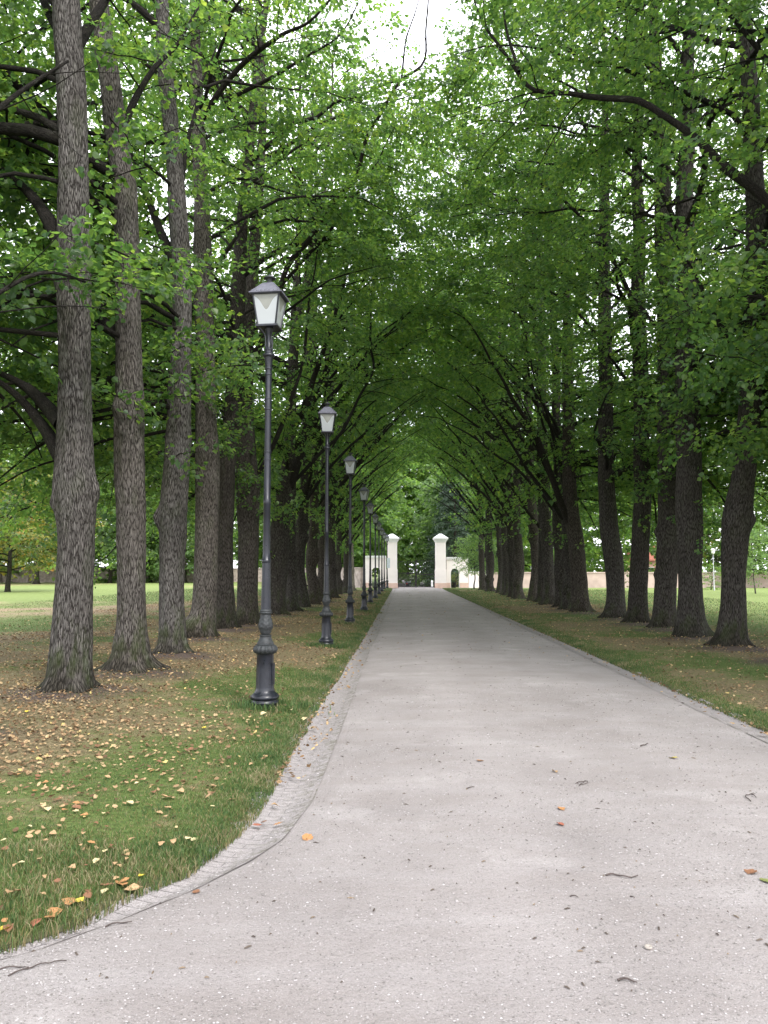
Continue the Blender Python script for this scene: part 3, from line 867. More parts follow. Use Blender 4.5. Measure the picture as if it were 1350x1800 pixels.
# ------------------------------------------------------------------ the rest of the rows: a few kinds, copied
def far_kind(seed, n=28):
    rng = np.random.default_rng(seed)
    H = rng.uniform(21, 24); rows = [[0, 0, -.15, .26]]
    x = y = 0.0
    for z in (.6, 1.5, 2.5, 3.5, 4.6, 6, 8, 10, 12.5, 15, 18, H):
        x += rng.normal(.02, .06); y += rng.normal(0, .06)
        rows.append([x, y, z, .235 * (1 - .8 * (z / H)) + (.05 if 2 < z < 4.7 else 0) * rng.random()])
    mb, path = trunk(np.array(rows), 28, .14, .18, [(rng.uniform(.5, 4), rng.uniform(-3, 3), .22, .14) for _ in range(3)], seed, int(rng.integers(3, 6)))
    tm = mb.mesh('trunk', [BARK_SHADE], True, bark=True)
    cr = Crown(rng); gb = MB()
    grow(cr, gb, path, H, n, 4.4, 5.7, 1, lambda p: bool(arch_ok(p[0], p[2])), .34, .78, 1.1, 5)
    for k in range(5):
        c = path[int(len(path) * rng.uniform(.17, .36))]
        q = limb_path(rng, c[:3], rng.normal(0, .55), rng.uniform(.85, 1.15), rng.uniform(6, 9), rng.uniform(.2, .6), 14, .1)
        cr.branch(gb, q, rng.uniform(.06, .12), .014, 7, True, .5, .45, .7, .3, lambda p: bool(arch_ok(p[0], p[2])), 1.15)
    for q in range(16):
        a = rng.uniform(0, 2 * PI); h = rng.uniform(3.2, 6)
        c = np.array([np.interp(h, path[:, 2], path[:, i]) for i in range(4)])
        cr.spray(c[:3] + np.array([math.cos(a), math.sin(a), 0]) * rng.uniform(.3, 1.4), a, -.2, 1.0)
    pp = np.array(cr.pos); cr.filter(arch_ok(pp[:, 0], pp[:, 2]))
    return tm, gb.mesh('branchwork', [BARK_LIMB], True, bark=True), build_foliage(cr.pos, cr.az, cr.el, cr.roll, cr.sc, 'far', rng).mesh('crown', [LEAF])


KINDS = [far_kind(s) for s in (41, 42, 43, 44, 45)]
ORD = ['first', 'second', 'third', 'fourth', 'fifth', 'sixth', 'seventh', 'eighth', 'ninth', 'tenth', 'eleventh', 'twelfth', 'thirteenth', 'fourteenth']


def place_far(x, y, kind, side, label, group, sc, tm=None):
    root = empty('lime_tree', (x, y, float(lawn_z(x, y))), (0 if side > 0 else PI) + _rr.uniform(-.35, .35), label=label, cat='tree', group=group)
    root.scale = (sc, sc, sc * _rr.uniform(.95, 1.08))
    t, b, c = KINDS[kind]
    if tm:
        t = t.copy(); t.materials.clear(); t.materials.append(tm)
    for nm, me in (('trunk', t), ('branchwork', b), ('crown', c)): link(nm, me, root)
    return root


lf = tree_pos[8:NL]
for i, (x, y) in enumerate(lf):
    k = len(lf) - 1 - i
    lab = ('pale lit lime trunk ending the left row, nearest the gate wall' if k == 0 else f'dark lime tree in the left row, {ORD[k]} from the gate end')
    place_far(x, y, i % 5, 1, lab, GRP_L, _rr.uniform(.88, 1.05), BARK_LIT if k == 0 else None)
rf = tree_pos[NL + 10:]
for i, (x, y) in enumerate(rf):
    k = len(rf) - 1 - i
    lab = ('lime tree ending the right row beside the young trees at the gate' if k == 0 else f'dark lime tree in the right row, {ORD[k]} from the gate end')
    place_far(x, y, (i + 2) % 5, -1, lab, GRP_R, _rr.uniform(.95, 1.12))


# ------------------------------------------------------------------ trees beyond the avenue
def round_kind(seed, H, R, leaf, lib='vfar', clear=.22, n=20, ssc=1.0, dens=.7, bark=BARK_SHADE, r0=.2):
    rng = np.random.default_rng(seed)
    rows = [[0, 0, -.2, r0]]
    x = y = 0
    for z in np.linspace(.08, .96, 9) * H:
        x += rng.normal(0, .05); y += rng.normal(0, .05); rows.append([x, y, z, max(.02, r0 * (1 - .9 * z / H))])
    mb, path = trunk(np.array(rows), 14, max(.2, H / 40), r0 * .6, [], seed)
    tm = mb.mesh('trunk', [bark], True, bark=True)
    cr = Crown(rng); gb = MB()
    for i in range(n):
        u = (i + rng.random()) / n
        h = H * (clear + (.93 - clear) * u)
        c = np.array([np.interp(h, path[:, 2], path[:, q]) for q in range(4)])
        L = R * math.sqrt(max(.08, 1 - ((u - .38) / .66) ** 2)) * rng.uniform(.75, 1.08)
        q = limb_path(rng, c[:3], i * 2.4 + rng.normal(0, .3), .1 + .9 * u + rng.normal(0, .15), L, .5, 8, .12)
        cr.branch(gb, q, min(.6 * c[3], .03 + .012 * L), .01, 5, True, .2, dens, .8, .2, None, ssc)
    return tm, gb.mesh('branchwork', [BARK_LIMB], True, bark=True), build_foliage(cr.pos, cr.az, cr.el, cr.roll, cr.sc, lib, rng).mesh('crown', [leaf])


def conifer_kind(seed, H, R):
    rng = np.random.default_rng(seed)
    mb, path = trunk(np.array([[0, 0, -.2, .25], [0, 0, H * .5, .16], [0, 0, H, .03]]), 12, .6, .15, [], seed)
    tm = mb.mesh('trunk', [BARK_SHADE], True, bark=True)
    cr = Crown(rng); gb = MB()
    for i in range(95):
        u = i / 95
        h = H * (.06 + .92 * u)
        L = R * (1.04 - u) * rng.uniform(.8, 1.1) + .3
        q = limb_path(rng, (0, 0, h), i * 2.4 + rng.normal(0, .2), .15, L, .75, 7, .06)
        tube(gb, q, np.linspace(.05, .01, len(q)), 4, 0)
        for t in np.arange(.2, 1.01, .16):
            j = int(t * 7)
            for s in (-1, 1):
                a = i * 2.4 + s * rng.uniform(.3, .9)
                cr.spray(q[min(j, 7)], a, rng.normal(-.45, .2), .55 + .35 * rng.random())
    return tm, gb.mesh('branchwork', [BARK_LIMB], True, bark=True), build_foliage(cr.pos, cr.az, cr.el, cr.roll, cr.sc, 'needle', rng).mesh('crown', [LEAF_DARK])


RK = {
    'green': round_kind(61, 13, 5, LEAF_FAR, clear=.1, n=30), 'tall': round_kind(62, 19, 6.2, LEAF_FAR, clear=.12, n=32, ssc=1.15),
    'pale': round_kind(63, 11, 4.6, LEAF_PALE, clear=.1, n=28), 'turning': round_kind(64, 9, 4.2, LEAF_AUT, clear=.16, n=26, ssc=.85),
    'young': round_kind(65, 5, 1.9, LEAF_PALE, 'far', clear=.36, n=16, ssc=.8, r0=.07), 'sapling': round_kind(66, 4.6, 1.6, LEAF_PALE, 'far', clear=.3, n=13, ssc=.8, dens=.45, r0=.05),
    'dark': conifer_kind(67, 17, 4.6), 'shrub': round_kind(68, 2.4, 1.2, LEAF_FAR, 'far', clear=.05, n=16, ssc=.6, r0=.05),
}


def far_tree(name, kind, px, Y, sc, label, group=None, z=0.0, zs=1.0):
    if group == GB and Y > 75: sc *= 1.35 if px < 700 else 1.3
    x = (px - VPX) / F * Y
    r = empty(name, (x, Y, z + float(far_drop(x, Y)) - .05), _rr.uniform(0, 6.28), label=label, cat='shrub' if name == 'shrub' else 'tree', group=group)
    r.scale = (sc, sc, sc * zs)
    for nm, me in zip(('trunk', 'branchwork', 'crown'), RK[kind]): link(nm, me, r)
    return r


GB = 'trees beyond the lawns'
GG = 'trees behind the gate'
far_tree('maple_tree', 'turning', 8, 58, .95, 'small tree turning yellow and orange on the left lawn at the picture edge', GB)
for args in [
    ('broadleaf_tree', 'turning', 60, 100, 1.25, 'larger tree turning gold behind the small yellow tree on the left'),
    ('broadleaf_tree', 'pale', -45, 105, 1.3, 'pale green tree by the left edge in front of the stone wall'),
    ('broadleaf_tree', 'green', 105, 124, 1.2, 'green tree behind the stone wall, left of the nearest trunk'),
    ('broadleaf_tree', 'pale', 190, 110, 1.0, 'light green tree seen between the first and second left trunks'),
    ('broadleaf_tree', 'green', 262, 116, 1.1, 'bushy green tree seen between the second and third left trunks'),
    ('broadleaf_tree', 'pale', 325, 112, .95, 'low pale tree seen between the third and fourth left trunks'),
    ('broadleaf_tree', 'tall', 20, 140, 1.1, 'tall green tree far behind the turning trees on the left'),
    ('broadleaf_tree', 'tall', 150, 145, 1.15, 'tall green tree far behind the nearest left trunk'),
    ('broadleaf_tree', 'tall', 300, 142, 1.1, 'tall tree far behind the third left trunk'),
    ('broadleaf_tree', 'tall', 420, 138, 1.1, 'tall tree filling the gaps behind the sixth left trunk'),
    ('broadleaf_tree', 'tall', 540, 130, 1.0, 'tall tree behind the dense far trunks of the left row'),
    ('broadleaf_tree', 'green', 890, 115, 1.2, 'green tree behind the far trunks of the right row'),
    ('broadleaf_tree', 'tall', 985, 120, .9, 'tall tree behind the sixth right trunk'),
    ('broadleaf_tree', 'green', 1060, 88, .9, 'bushy green tree left of the fifth right trunk, over the low wall'),
    ('broadleaf_tree', 'green', 1160, 110, 1.1, 'green tree behind the pink house on the right'),
    ('broadleaf_tree', 'turning', 1240, 84, .85, 'small tree with yellowing leaves between the first and second right trunks'),
    ('broadleaf_tree', 'pale', 1330, 78, .85, 'pale green tree at the right edge beyond the lawn'),
    ('broadleaf_tree', 'green', 1440, 95, 1.0, 'green tree past the right edge beyond the lawn'),
]: far_tree(*args, group=GB)
far_tree('young_tree', 'sapling', 1343, 50, .95, 'slender young tree alone on the right lawn at the picture edge')
far_tree('young_tree', 'sapling', 1318, 55, .9, 'slender young tree standing just left of the lone lawn sapling')
far_tree('shrub', 'shrub', 1240, 66, .9, 'dark rounded shrub by the right wall between two trunks')
for i, (px, Y, sc, lab) in enumerate([(833, 69, .95, 'young round-headed tree before the gate wall, left stem of three'), (841, 68, .9, 'young round-headed tree before the gate wall, middle stem of three'), (848, 66.5, .92, 'young tree before the gate wall, right stem of three beside the last trunk')]):
    far_tree('young_tree', 'young', px, Y, sc, lab, 'young trees at the gate')
for args in [
    ('broadleaf_tree', 'tall', 618, 96, .95, 'tall light green tree just behind the left gate pillar'),
    ('broadleaf_tree', 'tall', 640, 104, 1.0, 'tall tree behind the left gate wall'),
    ('spruce_tree', 'dark', 789, 104, .95, 'dark drooping evergreen behind the right half of the gate'),
    ('spruce_tree', 'dark', 800, 96, .95, 'dark evergreen behind the right gate pillar'),
    ('spruce_tree', 'dark', 778, 122, .95, 'dark evergreen deeper along the drive past the gate'),
    ('broadleaf_tree', 'tall', 628, 124, 1.1, 'light green tree leaning over the left of the drive past the gate'),
    ('broadleaf_tree', 'pale', 820, 112, 1.6, 'pale yellowish tree above the right gate wall'),
    ('broadleaf_tree', 'tall', 782, 140, 1.6, 'high tree closing the view beyond the evergreens'),
    ('broadleaf_tree', 'tall', 850, 132, 1.5, 'tall tree high behind the dark evergreens'),
    ('broadleaf_tree', 'tall', 716, 152, 1.7, 'tall green tree closing the end of the drive behind the gate'),
    ('broadleaf_tree', 'tall', 628, 146, 1.7, 'tall tree far down the left of the drive'),
    ('broadleaf_tree', 'tall', 590, 150, 1.4, 'high tree behind the left gate wall'),
    ('broadleaf_tree', 'tall', 860, 150, 1.4, 'high tree behind the right gate wall'),
]: far_tree(*args, group=GG)

# ------------------------------------------------------------------ street lamps
IRON = NT('lamp_iron')
_co = IRON.obj_co()
_n = IRON.noise(_co, 14, 5)
IRON = IRON.end(IRON.bsdf(IRON.ramp(_n, [(.3, (.006, .007, .011)), (.7, (.013, .015, .023))]), IRON.ramp(IRON.noise(_co, 40, 3), [(.3, .26), (.7, .45)]), .5, normal=IRON.bump(IRON.noise(_co, 90, 3), .25, .004)))
CASTIRON = mat_plain('worn_iron', (.026, .029, .031), .6, .4, .4, 25, .004)
ROOFM = mat_plain('lamp_roof_paint', (.10, .10, .125), .5, .4, .25, 20, .002)
BOX_GREY = mat_plain('inner_box_grey', (.22, .225, .20), .35, .5, .1, 8)
_k = NT('frosted_glass')
_b = _k.bsdf((.50, .53, .54), .15, .6)
_t = _k.n('ShaderNodeBsdfTranslucent'); _t.inputs[0].default_value = (.7, .74, .74, 1)
_m = _k.n('ShaderNodeMixShader'); _m.inputs[0].default_value = .35
_k.t.links.new(_b, _m.inputs[1]); _k.t.links.new(_t.outputs[0], _m.inputs[2])
GLASS = _k.end(_m.outputs[0])


def lamp_meshes():
    M = {}
    mb = MB()
    mb.lathe([(.150, -.1), (.152, .058), (.158, .066), (.158, .078), (.146, .088), (.146, .10)], 8, rot=PI / 8)
    mb.lathe([(.146, .10), (.158, .112), (.163, .128), (.158, .148), (.136, .165), (.118, .182), (.108, .205), (.103, .24), (.098, .45), (.094, .60), (.10, .612)], 8, rot=PI / 8)
    M['plinth'] = mb.mesh('plinth', [IRON], auto=50)
    mb = MB()
    gad = lambda r, z, a: r * (1 + .05 * np.cos(a * 16))
    mb.lathe([(.094, .612), (.118, .622), (.133, .645), (.135, .668), (.122, .695), (.103, .708)], 96, mod=gad)
    mb.lathe([(.100, .706), (.103, .716), (.092, .724), (.092, .74), (.082, .752), (.068, .785), (.063, .80), (.068, .806), (.068, .818), (.058, .824)], 28)
    leaf = lambda r, z, a: r * (1 + .055 * np.sin(a * 5 + (z - .86) * 0) ** 2 + .05 * np.cos(10 * a) * np.cos((z - .84) * 130 + 3 * np.abs(np.sin(2.5 * a))))
    zz = np.linspace(.83, 1.06, 26)
    rr = np.interp(zz, [.83, .86, .912, .96, 1.0, 1.06], [.050, .060, .079, .075, .064, .051])
    mb.lathe(list(zip(rr, zz)), 80, mod=leaf)
    mb.lathe([(.052, 1.055), (.068, 1.062), (.072, 1.074), (.066, 1.084), (.07, 1.092), (.064, 1.104), (.056, 1.112)], 28)
    M['pedestal'] = mb.mesh('pedestal', [CASTIRON], auto=45)
    mb = MB()
    flu = lambda r, z, a: r * (1 + .02 * np.cos(a * 12))
    mb.lathe([(.057, 1.11), (.047, 1.64)], 48, mod=flu)
    mb.lathe([(.047, 1.635), (.052, 1.645), (.053, 1.66), (.051, 1.672), (.044, 1.68), (.0425, 1.75), (.0400, 2.30), (.043, 2.305), (.043, 2.37), (.040, 2.375), (.0385, 2.82)], 26)
    for z in (2.83, 2.92, 3.42, 3.54, 3.83, 3.90):
        mb.lathe([(.036, z - .014), (.043, z - .01), (.044, z), (.043, z + .01), (.036, z + .014)], 26)
    mb.lathe([(.038, 2.82), (.0365, 3.4), (.040, 3.43), (.040, 3.53), (.036, 3.55), (.0355, 3.91), (.040, 3.95), (.050, 4.02), (.054, 4.035)], 26)
    mb.lathe([(.052, 4.03), (.068, 4.044), (.071, 4.058), (.064, 4.072), (.048, 4.082), (.046, 4.115), (.05, 4.122), (.046, 4.132), (.030, 4.15), (.028, 4.27), (.034, 4.3), (.052, 4.36), (.056, 4.372)], 26)
    M['post'] = mb.mesh('post', [IRON], auto=45)
    mb = MB()
    for q in range(4):
        a = q * PI / 2 + PI / 4
        pts = [(.026, 4.12), (.045, 4.17), (.047, 4.25), (.06, 4.30), (.105, 4.345), (.145, 4.375)]
        pp = catmull(np.array([[r * math.cos(a), r * math.sin(a), z] for r, z in pts]), .02)
        tube(mb, pp, np.full(len(pp), .0085), 6, 0)
    M['bracket'] = mb.mesh('bracket', [IRON], auto=50)
    # lantern body
    def sq(w, z): return np.array([[-w, -w, z], [w, -w, z], [w, w, z], [-w, w, z]])
    zb, zt, wb, wt = 4.392, 4.752, .106, .157
    mb = MB()
    for q in range(4):
        a, b = sq(wb, zb)[q], sq(wt, zt)[q]
        tube(mb, np.array([a, (a + b) / 2, b]), np.full(3, .0105), 6, 0)
    for w, z, h in ((wb + .014, zb - .008, .022), (wt + .012, zt, .02)):
        for q in range(4):
            c = sq(w, z); p = (c[q] + c[(q + 1) % 4]) / 2
            mb.box(p, (2 * w + .018, .018, h) if q % 2 == 0 else (.018, 2 * w - .0185, h - .004))
    mb.box((0, 0, zb - .012), (2 * wb + .006, 2 * wb + .006, .01))
    M['lantern_frame'] = mb.mesh('lantern_frame', [IRON])
    mb = MB()
    ins = .008
    V = np.concatenate([sq(wb - ins, zb + .004), sq(wt - ins, zt - .012)])
    mb.add(V, np.array([[0, 1, 5, 4], [1, 2, 6, 5], [2, 3, 7, 6], [3, 0, 4, 7], [4, 5, 6, 7]]))
    M['inner_box'] = mb.mesh('inner_box', [BOX_GREY])  # plain grey box behind the panes, seen above their bowed edge
    # pane with a bowed upper edge, standing 5 mm in front of the grey box
    n = 25
    u = np.linspace(-1, 1, n)
    top = .93 - .45 * np.exp(-(u / .56) ** 2)
    th = lambda t: wb + (wt - wb) * t
    row = lambda t: np.stack([u * (th(t) - .009), -th(t) + .003 + 0 * u, zb + (zt - zb) * t + 0 * u], -1)
    mb = MB()
    A = row(np.full(n, .012)); B = row(top)
    i = np.arange(n - 1)
    mb.add(np.concatenate([A, B]), np.stack([i, i + 1, n + i + 1, n + i], -1))
    M['glass_pane'] = mb.mesh('glass_pane', [GLASS])
    mb = MB()
    e = .192
    c0, c1, c2, c3, c4 = sq(e, 4.752), sq(e, 4.766), sq(e - .022, 4.778), sq(.06, 4.905), sq(.05, 4.915)
    V = np.concatenate([c0, c1, c2, c3, c4])
    Fq = [[3, 2, 1, 0]]
    for r in range(4):
        for q in range(4): Fq.append([r * 4 + q, r * 4 + (q + 1) % 4, r * 4 + 4 + (q + 1) % 4, r * 4 + 4 + q])
    Fq.append([16, 17, 18, 19])
    mb.add(V, np.array(Fq))
    for q in range(4):
        a, b = c2[q], c3[q]
        tube(mb, np.array([a, (a + b) / 2, b]), np.full(3, .006), 5, 0)
    for q in range(4):
        for t in np.linspace(.1, .9, 7):
            p = c1[q] * (1 - t) + c1[(q + 1) % 4] * t
            mb.box(p * np.array([.965, .965, 1]) + np.array([0, 0, .006]), (.012, .012, .012))
    M['lantern_roof'] = mb.mesh('lantern_roof', [ROOFM])
    mb = MB()
    mb.lathe([(.058, 4.912), (.052, 4.922), (.036, 4.932), (.032, 4.955), (.038, 4.968), (.070, 4.974), (.072, 4.982), (.05, 4.998), (.018, 5.012), (.010, 5.028), (.0, 5.034)], 24)
    M['finial'] = mb.mesh('finial', [CASTIRON], auto=45)
    mb = MB()
    mb.box((.099, -.004, .385), (.012, .075, .24)); mb.box((.104, -.004, .385), (.008, .055, .215))
    M['access_door'] = mb.mesh('access_door', [IRON])
    return M


LM = lamp_meshes()
LAMP_Y = [9.05, 16.15, 23.1, 30.3, 37.4, 44.9, 52.4, 59.6, 66.4, 71.5]
LAMP_X = [float(G(466, 1246)[0]), -1.60, -1.58, -1.52, -1.58, -1.60, -1.62, -1.62, -1.60, -1.45]
LAB = ['nearest street lamp, tall and dark blue-black with a white glazed lantern', 'second dark street lamp from the front, its lantern against the leaves', 'third street lamp from the front along the grass verge',
       'fourth street lamp from the front, standing by the drain strip', 'fifth street lamp from the front, close behind the fourth', 'sixth street lamp from the front on the left verge', 'seventh street lamp, before the left arch of the gate wall',
       'eighth street lamp, third from the gate', 'ninth street lamp, second from the gate', 'last small street lamp, right in front of the left gate pillar']
for i, (x, y) in enumerate(zip(LAMP_X, LAMP_Y)):
    r = empty('street_lamp', (x, y, float(lawn_z(x, y)) - .01), -.10 + _rr.uniform(-.03, .03), label=LAB[i], cat='street lamp', group='street lamps along the left verge')
    r.scale = (1.03, 1.03, 1.03 if i < 3 else 1.0)
    if i: r.rotation_euler[2] = _rr.uniform(-.2, .1)
    for nm in ('plinth', 'pedestal', 'post', 'access_door', 'bracket', 'finial'): link(nm, LM[nm], r)
    fr = link('lantern_frame', LM['lantern_frame'], r)
    link('inner_box', LM['inner_box'], fr)
    for q in range(4):
        g = link('glass_pane', LM['glass_pane'], fr); g.rotation_euler[2] = q * PI / 2
    link('lantern_roof', LM['lantern_roof'], r)

# ------------------------------------------------------------------ gate, walls
PLASTER = mat_plain('cream_plaster', (.87, .80, .78), .85, .2, .05, 1.2, .004)
PINK = mat_plain('pink_plinth', (.66, .47, .40), .9, .15, .12, 3, .006)
CAPM = mat_plain('white_cap', (.88, .87, .87), .8, .2, .04, 4, .003)
GIRON = mat_plain('gate_iron', (.03, .026, .03), .5, .4, .2, 10)
STONE = mat_plain('wall_stone', (.32, .27, .24), .95, .1, .4, 2.5, .03, bscale=9)
GYW = 74.0


def pillar(px, label):
    x = (px - VPX) / F * GYW
    r = empty('gate_pillar', (x, GYW, 0), label=label, cat='pillar', group='pillars of the gate')
    b = MB(); b.box((0, 0, .22), (1.12, 1.12, .50)); obj('plinth', b, PINK, r)
    b = MB()
    b.box((0, 0, 1.12), (1.06, 1.06, 1.30)); b.box((0, 0, 3.06), (.98, .98, 2.58))
    for z in (.62, 1.1, 1.6): b.box((0, 0, z), (1.09, 1.09, .05))
    obj('shaft', b, PLASTER, r)
    b = MB()
    b.box((0, 0, 4.40), (1.04, 1.04, .10)); b.box((0, 0, 4.50), (1.14, 1.14, .10)); b.box((0, 0, 4.60), (1.27, 1.27, .10)); b.box((0, 0, 4.70), (1.42, 1.42, .10))
    w = .73
    V = [[-w, -w, 4.75], [w, -w, 4.75], [w, w, 4.75], [-w, w, 4.75], [-.12, -.12, 5.18], [.12, -.12, 5.18], [.12, .12, 5.18], [-.12, .12, 5.18]]
    b.add(V, np.array([[3, 2, 1, 0], [0, 1, 5, 4], [1, 2, 6, 5], [2, 3, 7, 6], [3, 0, 4, 7], [4, 5, 6, 7]]))
    obj('cap', b, CAPM, r)


pillar(689, 'cream plastered gate pillar on the left with a pyramid cap')
pillar(774, 'cream plastered gate pillar on the right with a pyramid cap')


def arch_wall(x0, x1, ax, aw, ah, H, label):
    r = empty('gate_wall', ((x0 + x1) / 2, GYW + .05, 0), label=label, cat='wall')
    cx = (x0 + x1) / 2; x0 -= cx; x1 -= cx; ax -= cx
    n = 14
    ang = np.linspace(0, PI, n)
    rr = aw / 2
    arc = [(ax + rr * math.cos(a), ah - rr + rr * math.sin(a)) for a in ang]
    b = MB(); T = .3
    for s in (-T, T):
        # two jambs, and a fan over the arch
        for (a0, a1) in ((x0, ax - rr), (ax + rr, x1)):
            b.add([[a0, s, 0], [a1, s, 0], [a1, s, H], [a0, s, H]], np.array([[0, 1, 2, 3]]))
        V = [[p[0], s, p[1]] for p in arc] + [[p[0], s, H] for p in arc]
        i = np.arange(n - 1)
        b.add(V, np.stack([i, i + 1, n + i + 1, n + i], -1))
    V = [[p[0], -T, p[1]] for p in arc] + [[p[0], T, p[1]] for p in arc]
    i = np.arange(n - 1); b.add(V, np.stack([i, i + 1, n + i + 1, n + i], -1))
    for xx in (ax - rr, ax + rr, x0, x1):
        hh = ah - rr if xx in (ax - rr, ax + rr) else H
        b.add([[xx, -T, 0], [xx, T, 0], [xx, T, hh], [xx, -T, hh]], np.array([[0, 1, 2, 3]]))
    b.add([[x0, -T, H], [x1, -T, H], [x1, T, H], [x0, T, H]], np.array([[0, 1, 2, 3]]))
    for z in (.62, 1.1, 1.6, 2.2):
        for (a0, a1) in ((x0, ax - rr - .1), (ax + rr + .1, x1)):
            if a1 - a0 > .1: b.box(((a0 + a1) / 2, -T - .012, z), (a1 - a0, .03, .05))
    obj('wall', b, PLASTER, r)
    b = MB()
    for (a0, a1) in ((x0, ax - rr - .05), (ax + rr + .05, x1)):
        b.box(((a0 + a1) / 2, -T - .03, .24), (a1 - a0, .06, .5))
    obj('plinth', b, PINK, r)
    b = MB(); b.box(((x0 + x1) / 2, 0, H + .06), (x1 - x0 + .02, 2 * T + .22, .12)); b.box(((x0 + x1) / 2, 0, H + .17), (x1 - x0 - .04, 2 * T + .34, .10))
    obj('coping', b, CAPM, r)
    return r


gxp = lambda px: (px - VPX) / F * GYW
arch_wall(gxp(640), gxp(689) - .565, gxp(661), .82, 1.95, 2.85, 'cream wall with an arched doorway to the left of the gate')
arch_wall(gxp(774) + .565, gxp(822), gxp(799), .80, 1.85, 2.72, 'cream wall with an arched doorway to the right of the gate')


def low_wall(name, pts, H, T, m, label, butt=0, mc=None, cat='wall'):
    (xa, ya), (xb, yb) = pts
    L = math.hypot(xb - xa, yb - ya)
    r = empty(name, ((xa + xb) / 2, (ya + yb) / 2, -.05), math.atan2(yb - ya, xb - xa), label=label, cat=cat)
    b = MB(); b.box((0, 0, H / 2), (L, T, H)); obj('wall', b, m, r)
    b = MB(); b.box((0, 0, H + .06), (L + .05, T + .16, .12)); obj('coping', b, mc or m, r)
    if butt:
        for x in np.arange(-L / 2 + 1, L / 2, butt):
            b = MB(); b.box((x, -T / 2 - .2, H * .46), (.9, .4, H * .92)); obj('buttress', b, m, r)
    return r


low_wall('garden_wall', ((gxp(822) + .02, GYW + .1), (8.6, GYW + .4)), 1.55, .5, PLASTER, 'lower cream wall running right from the gate behind the young trees', mc=CAPM)
PINKW = mat_plain('pale_pink_wall', (.42, .33, .29), .9, .15, .15, 1.5, .01)
low_wall('garden_wall', ((8.65, GYW + .5), (75, GYW + 9)), 1.45, .45, PINKW, 'long low pinkish wall behind the right lawn')
low_wall('garden_wall', ((-62, 120), (-20, 118)), 2.0, .6, STONE, 'rough grey stone wall behind the left lawn', 0)
low_wall('garden_wall', ((-85, 112), (-50, 111)), 2.2, .6, STONE, 'buttressed grey stone wall behind the turning trees on the left', 4.2)
low_wall('garden_wall', ((-20, 116), (gxp(640) - .1, GYW + .1)), 1.9, .5, STONE, 'stone wall running back from the left gate wall behind the trunks', 0)


def gate_leaf(x0, x1, rail, top, step, label, sheet):
    r = empty('iron_gate', ((x0 + x1) / 2, GYW, 0), label=label, cat='gate', group='leaves of the iron gate')
    w = x1 - x0
    b = MB()
    for x in (-w / 2 + .03, w / 2 - .03): b.box((x, 0, top / 2 + .02), (.06, .06, top))
    for z, h in ((.10, .06), (rail, .08), (top - .05, .035)): b.box((0, 0, z), (w - .125, .045, h))
    obj('frame', b, GIRON, r)
    b = MB()
    for x in np.arange(-w / 2 + .12, w / 2 - .08, step): b.box((x, 0, rail + (top - rail) / 2 + .04), (.022, .022, top - rail + .06))
    obj('bars', b, GIRON, r)
    b = MB()
    for x in np.arange(-w / 2 + .09, w / 2 - .06, sheet): b.box((x, .001, rail / 2 + .05), (.024, .024, rail - .16))
    obj('lower_bars', b, GIRON, r)
    return r


ga, gb_, gc = gxp(689) + .57, gxp(731), gxp(774) - .57
gate_leaf(ga, gb_ - .01, 1.42, 2.55, .16, 'left leaf of the iron gate with close-set lower bars', .06)
gate_leaf(gb_ + .01, gc, 1.30, 2.65, .16, 'right leaf of the iron gate with open bars before the evergreens', .12)

# car far down the drive
CARP = mat_plain('dark_car_paint', (.015, .016, .02), .25, .5, .1, 3)
CGL = mat_plain('car_glass', (.05, .06, .07), .08, .8, .05, 3)
RUB = mat_plain('rubber', (.02, .02, .02), .8, .2, .1, 5)
REDL = mat_plain('tail_light_red', (.45, .03, .02), .3, .5, .05, 5)
cy_ = 118.0; cxx = (722.5 - VPX) / F * cy_
car = empty('parked_car', (cxx, cy_, float(far_drop(cxx, cy_)) - .03), label='dark car standing on the drive behind the left leaf of the gate', cat='car')
def loft(sec, m, name):
    """sec: rows (y, z0, z1, half width low, half width top)"""
    b = MB(); V = []
    for (y, z0, z1, w0, w1) in sec: V += [[-w0, y, z0], [w0, y, z0], [w0 * 1.02, y, (z0 + z1) / 2], [w1, y, z1], [-w1, y, z1], [-w0 * 1.02, y, (z0 + z1) / 2]]
    Fq = []
    for i in range(len(sec) - 1):
        for j in range(6): Fq.append([i * 6 + j, i * 6 + (j + 1) % 6, i * 6 + 6 + (j + 1) % 6, i * 6 + 6 + j])
    b.add(V, [np.array(Fq), np.arange(6)[::-1][None], ((len(sec) - 1) * 6 + np.arange(6))[None]])
    return obj(name, b, m, car, auto=40)
loft([(-2.1, .38, .86, .78, .72), (-2.0, .24, .98, .86, .78), (-.9, .22, 1.0, .88, .82), (1.0, .22, .98, .88, .82), (2.0, .24, .86, .86, .74), (2.15, .36, .7, .78, .68)], CARP, 'body')
loft([(-1.95, .985, 1.0, .72, .70), (-1.4, .99, 1.42, .78, .60), (.1, .99, 1.47, .78, .62), (1.1, .98, 1.0, .76, .72)], CGL, 'cabin_glass')
b = MB(); b.box((0, -.65, 1.465), (1.16, 1.55, .03)); obj('roof', b, CARP, car)
for sx in (-1, 1):
    b = MB(); b.box((sx * .68, -2.06, .82), (.22, .1, .16)); obj('tail_light', b, REDL, car)
    for yy in (-1.3, 1.35):
        b = MB(); b.lathe([(.2, -.1), (.31, -.09), (.32, 0), (.31, .09), (.2, .1)], 20)
        w = obj('wheel', b, RUB, car, auto=40); w.location = (sx * .82, yy, .32); w.rotation_euler = (0, PI / 2, 0)
b = MB(); b.box((0, -2.11, .62), (.5, .02, .11)); obj('number_plate', b, CAPM, car)

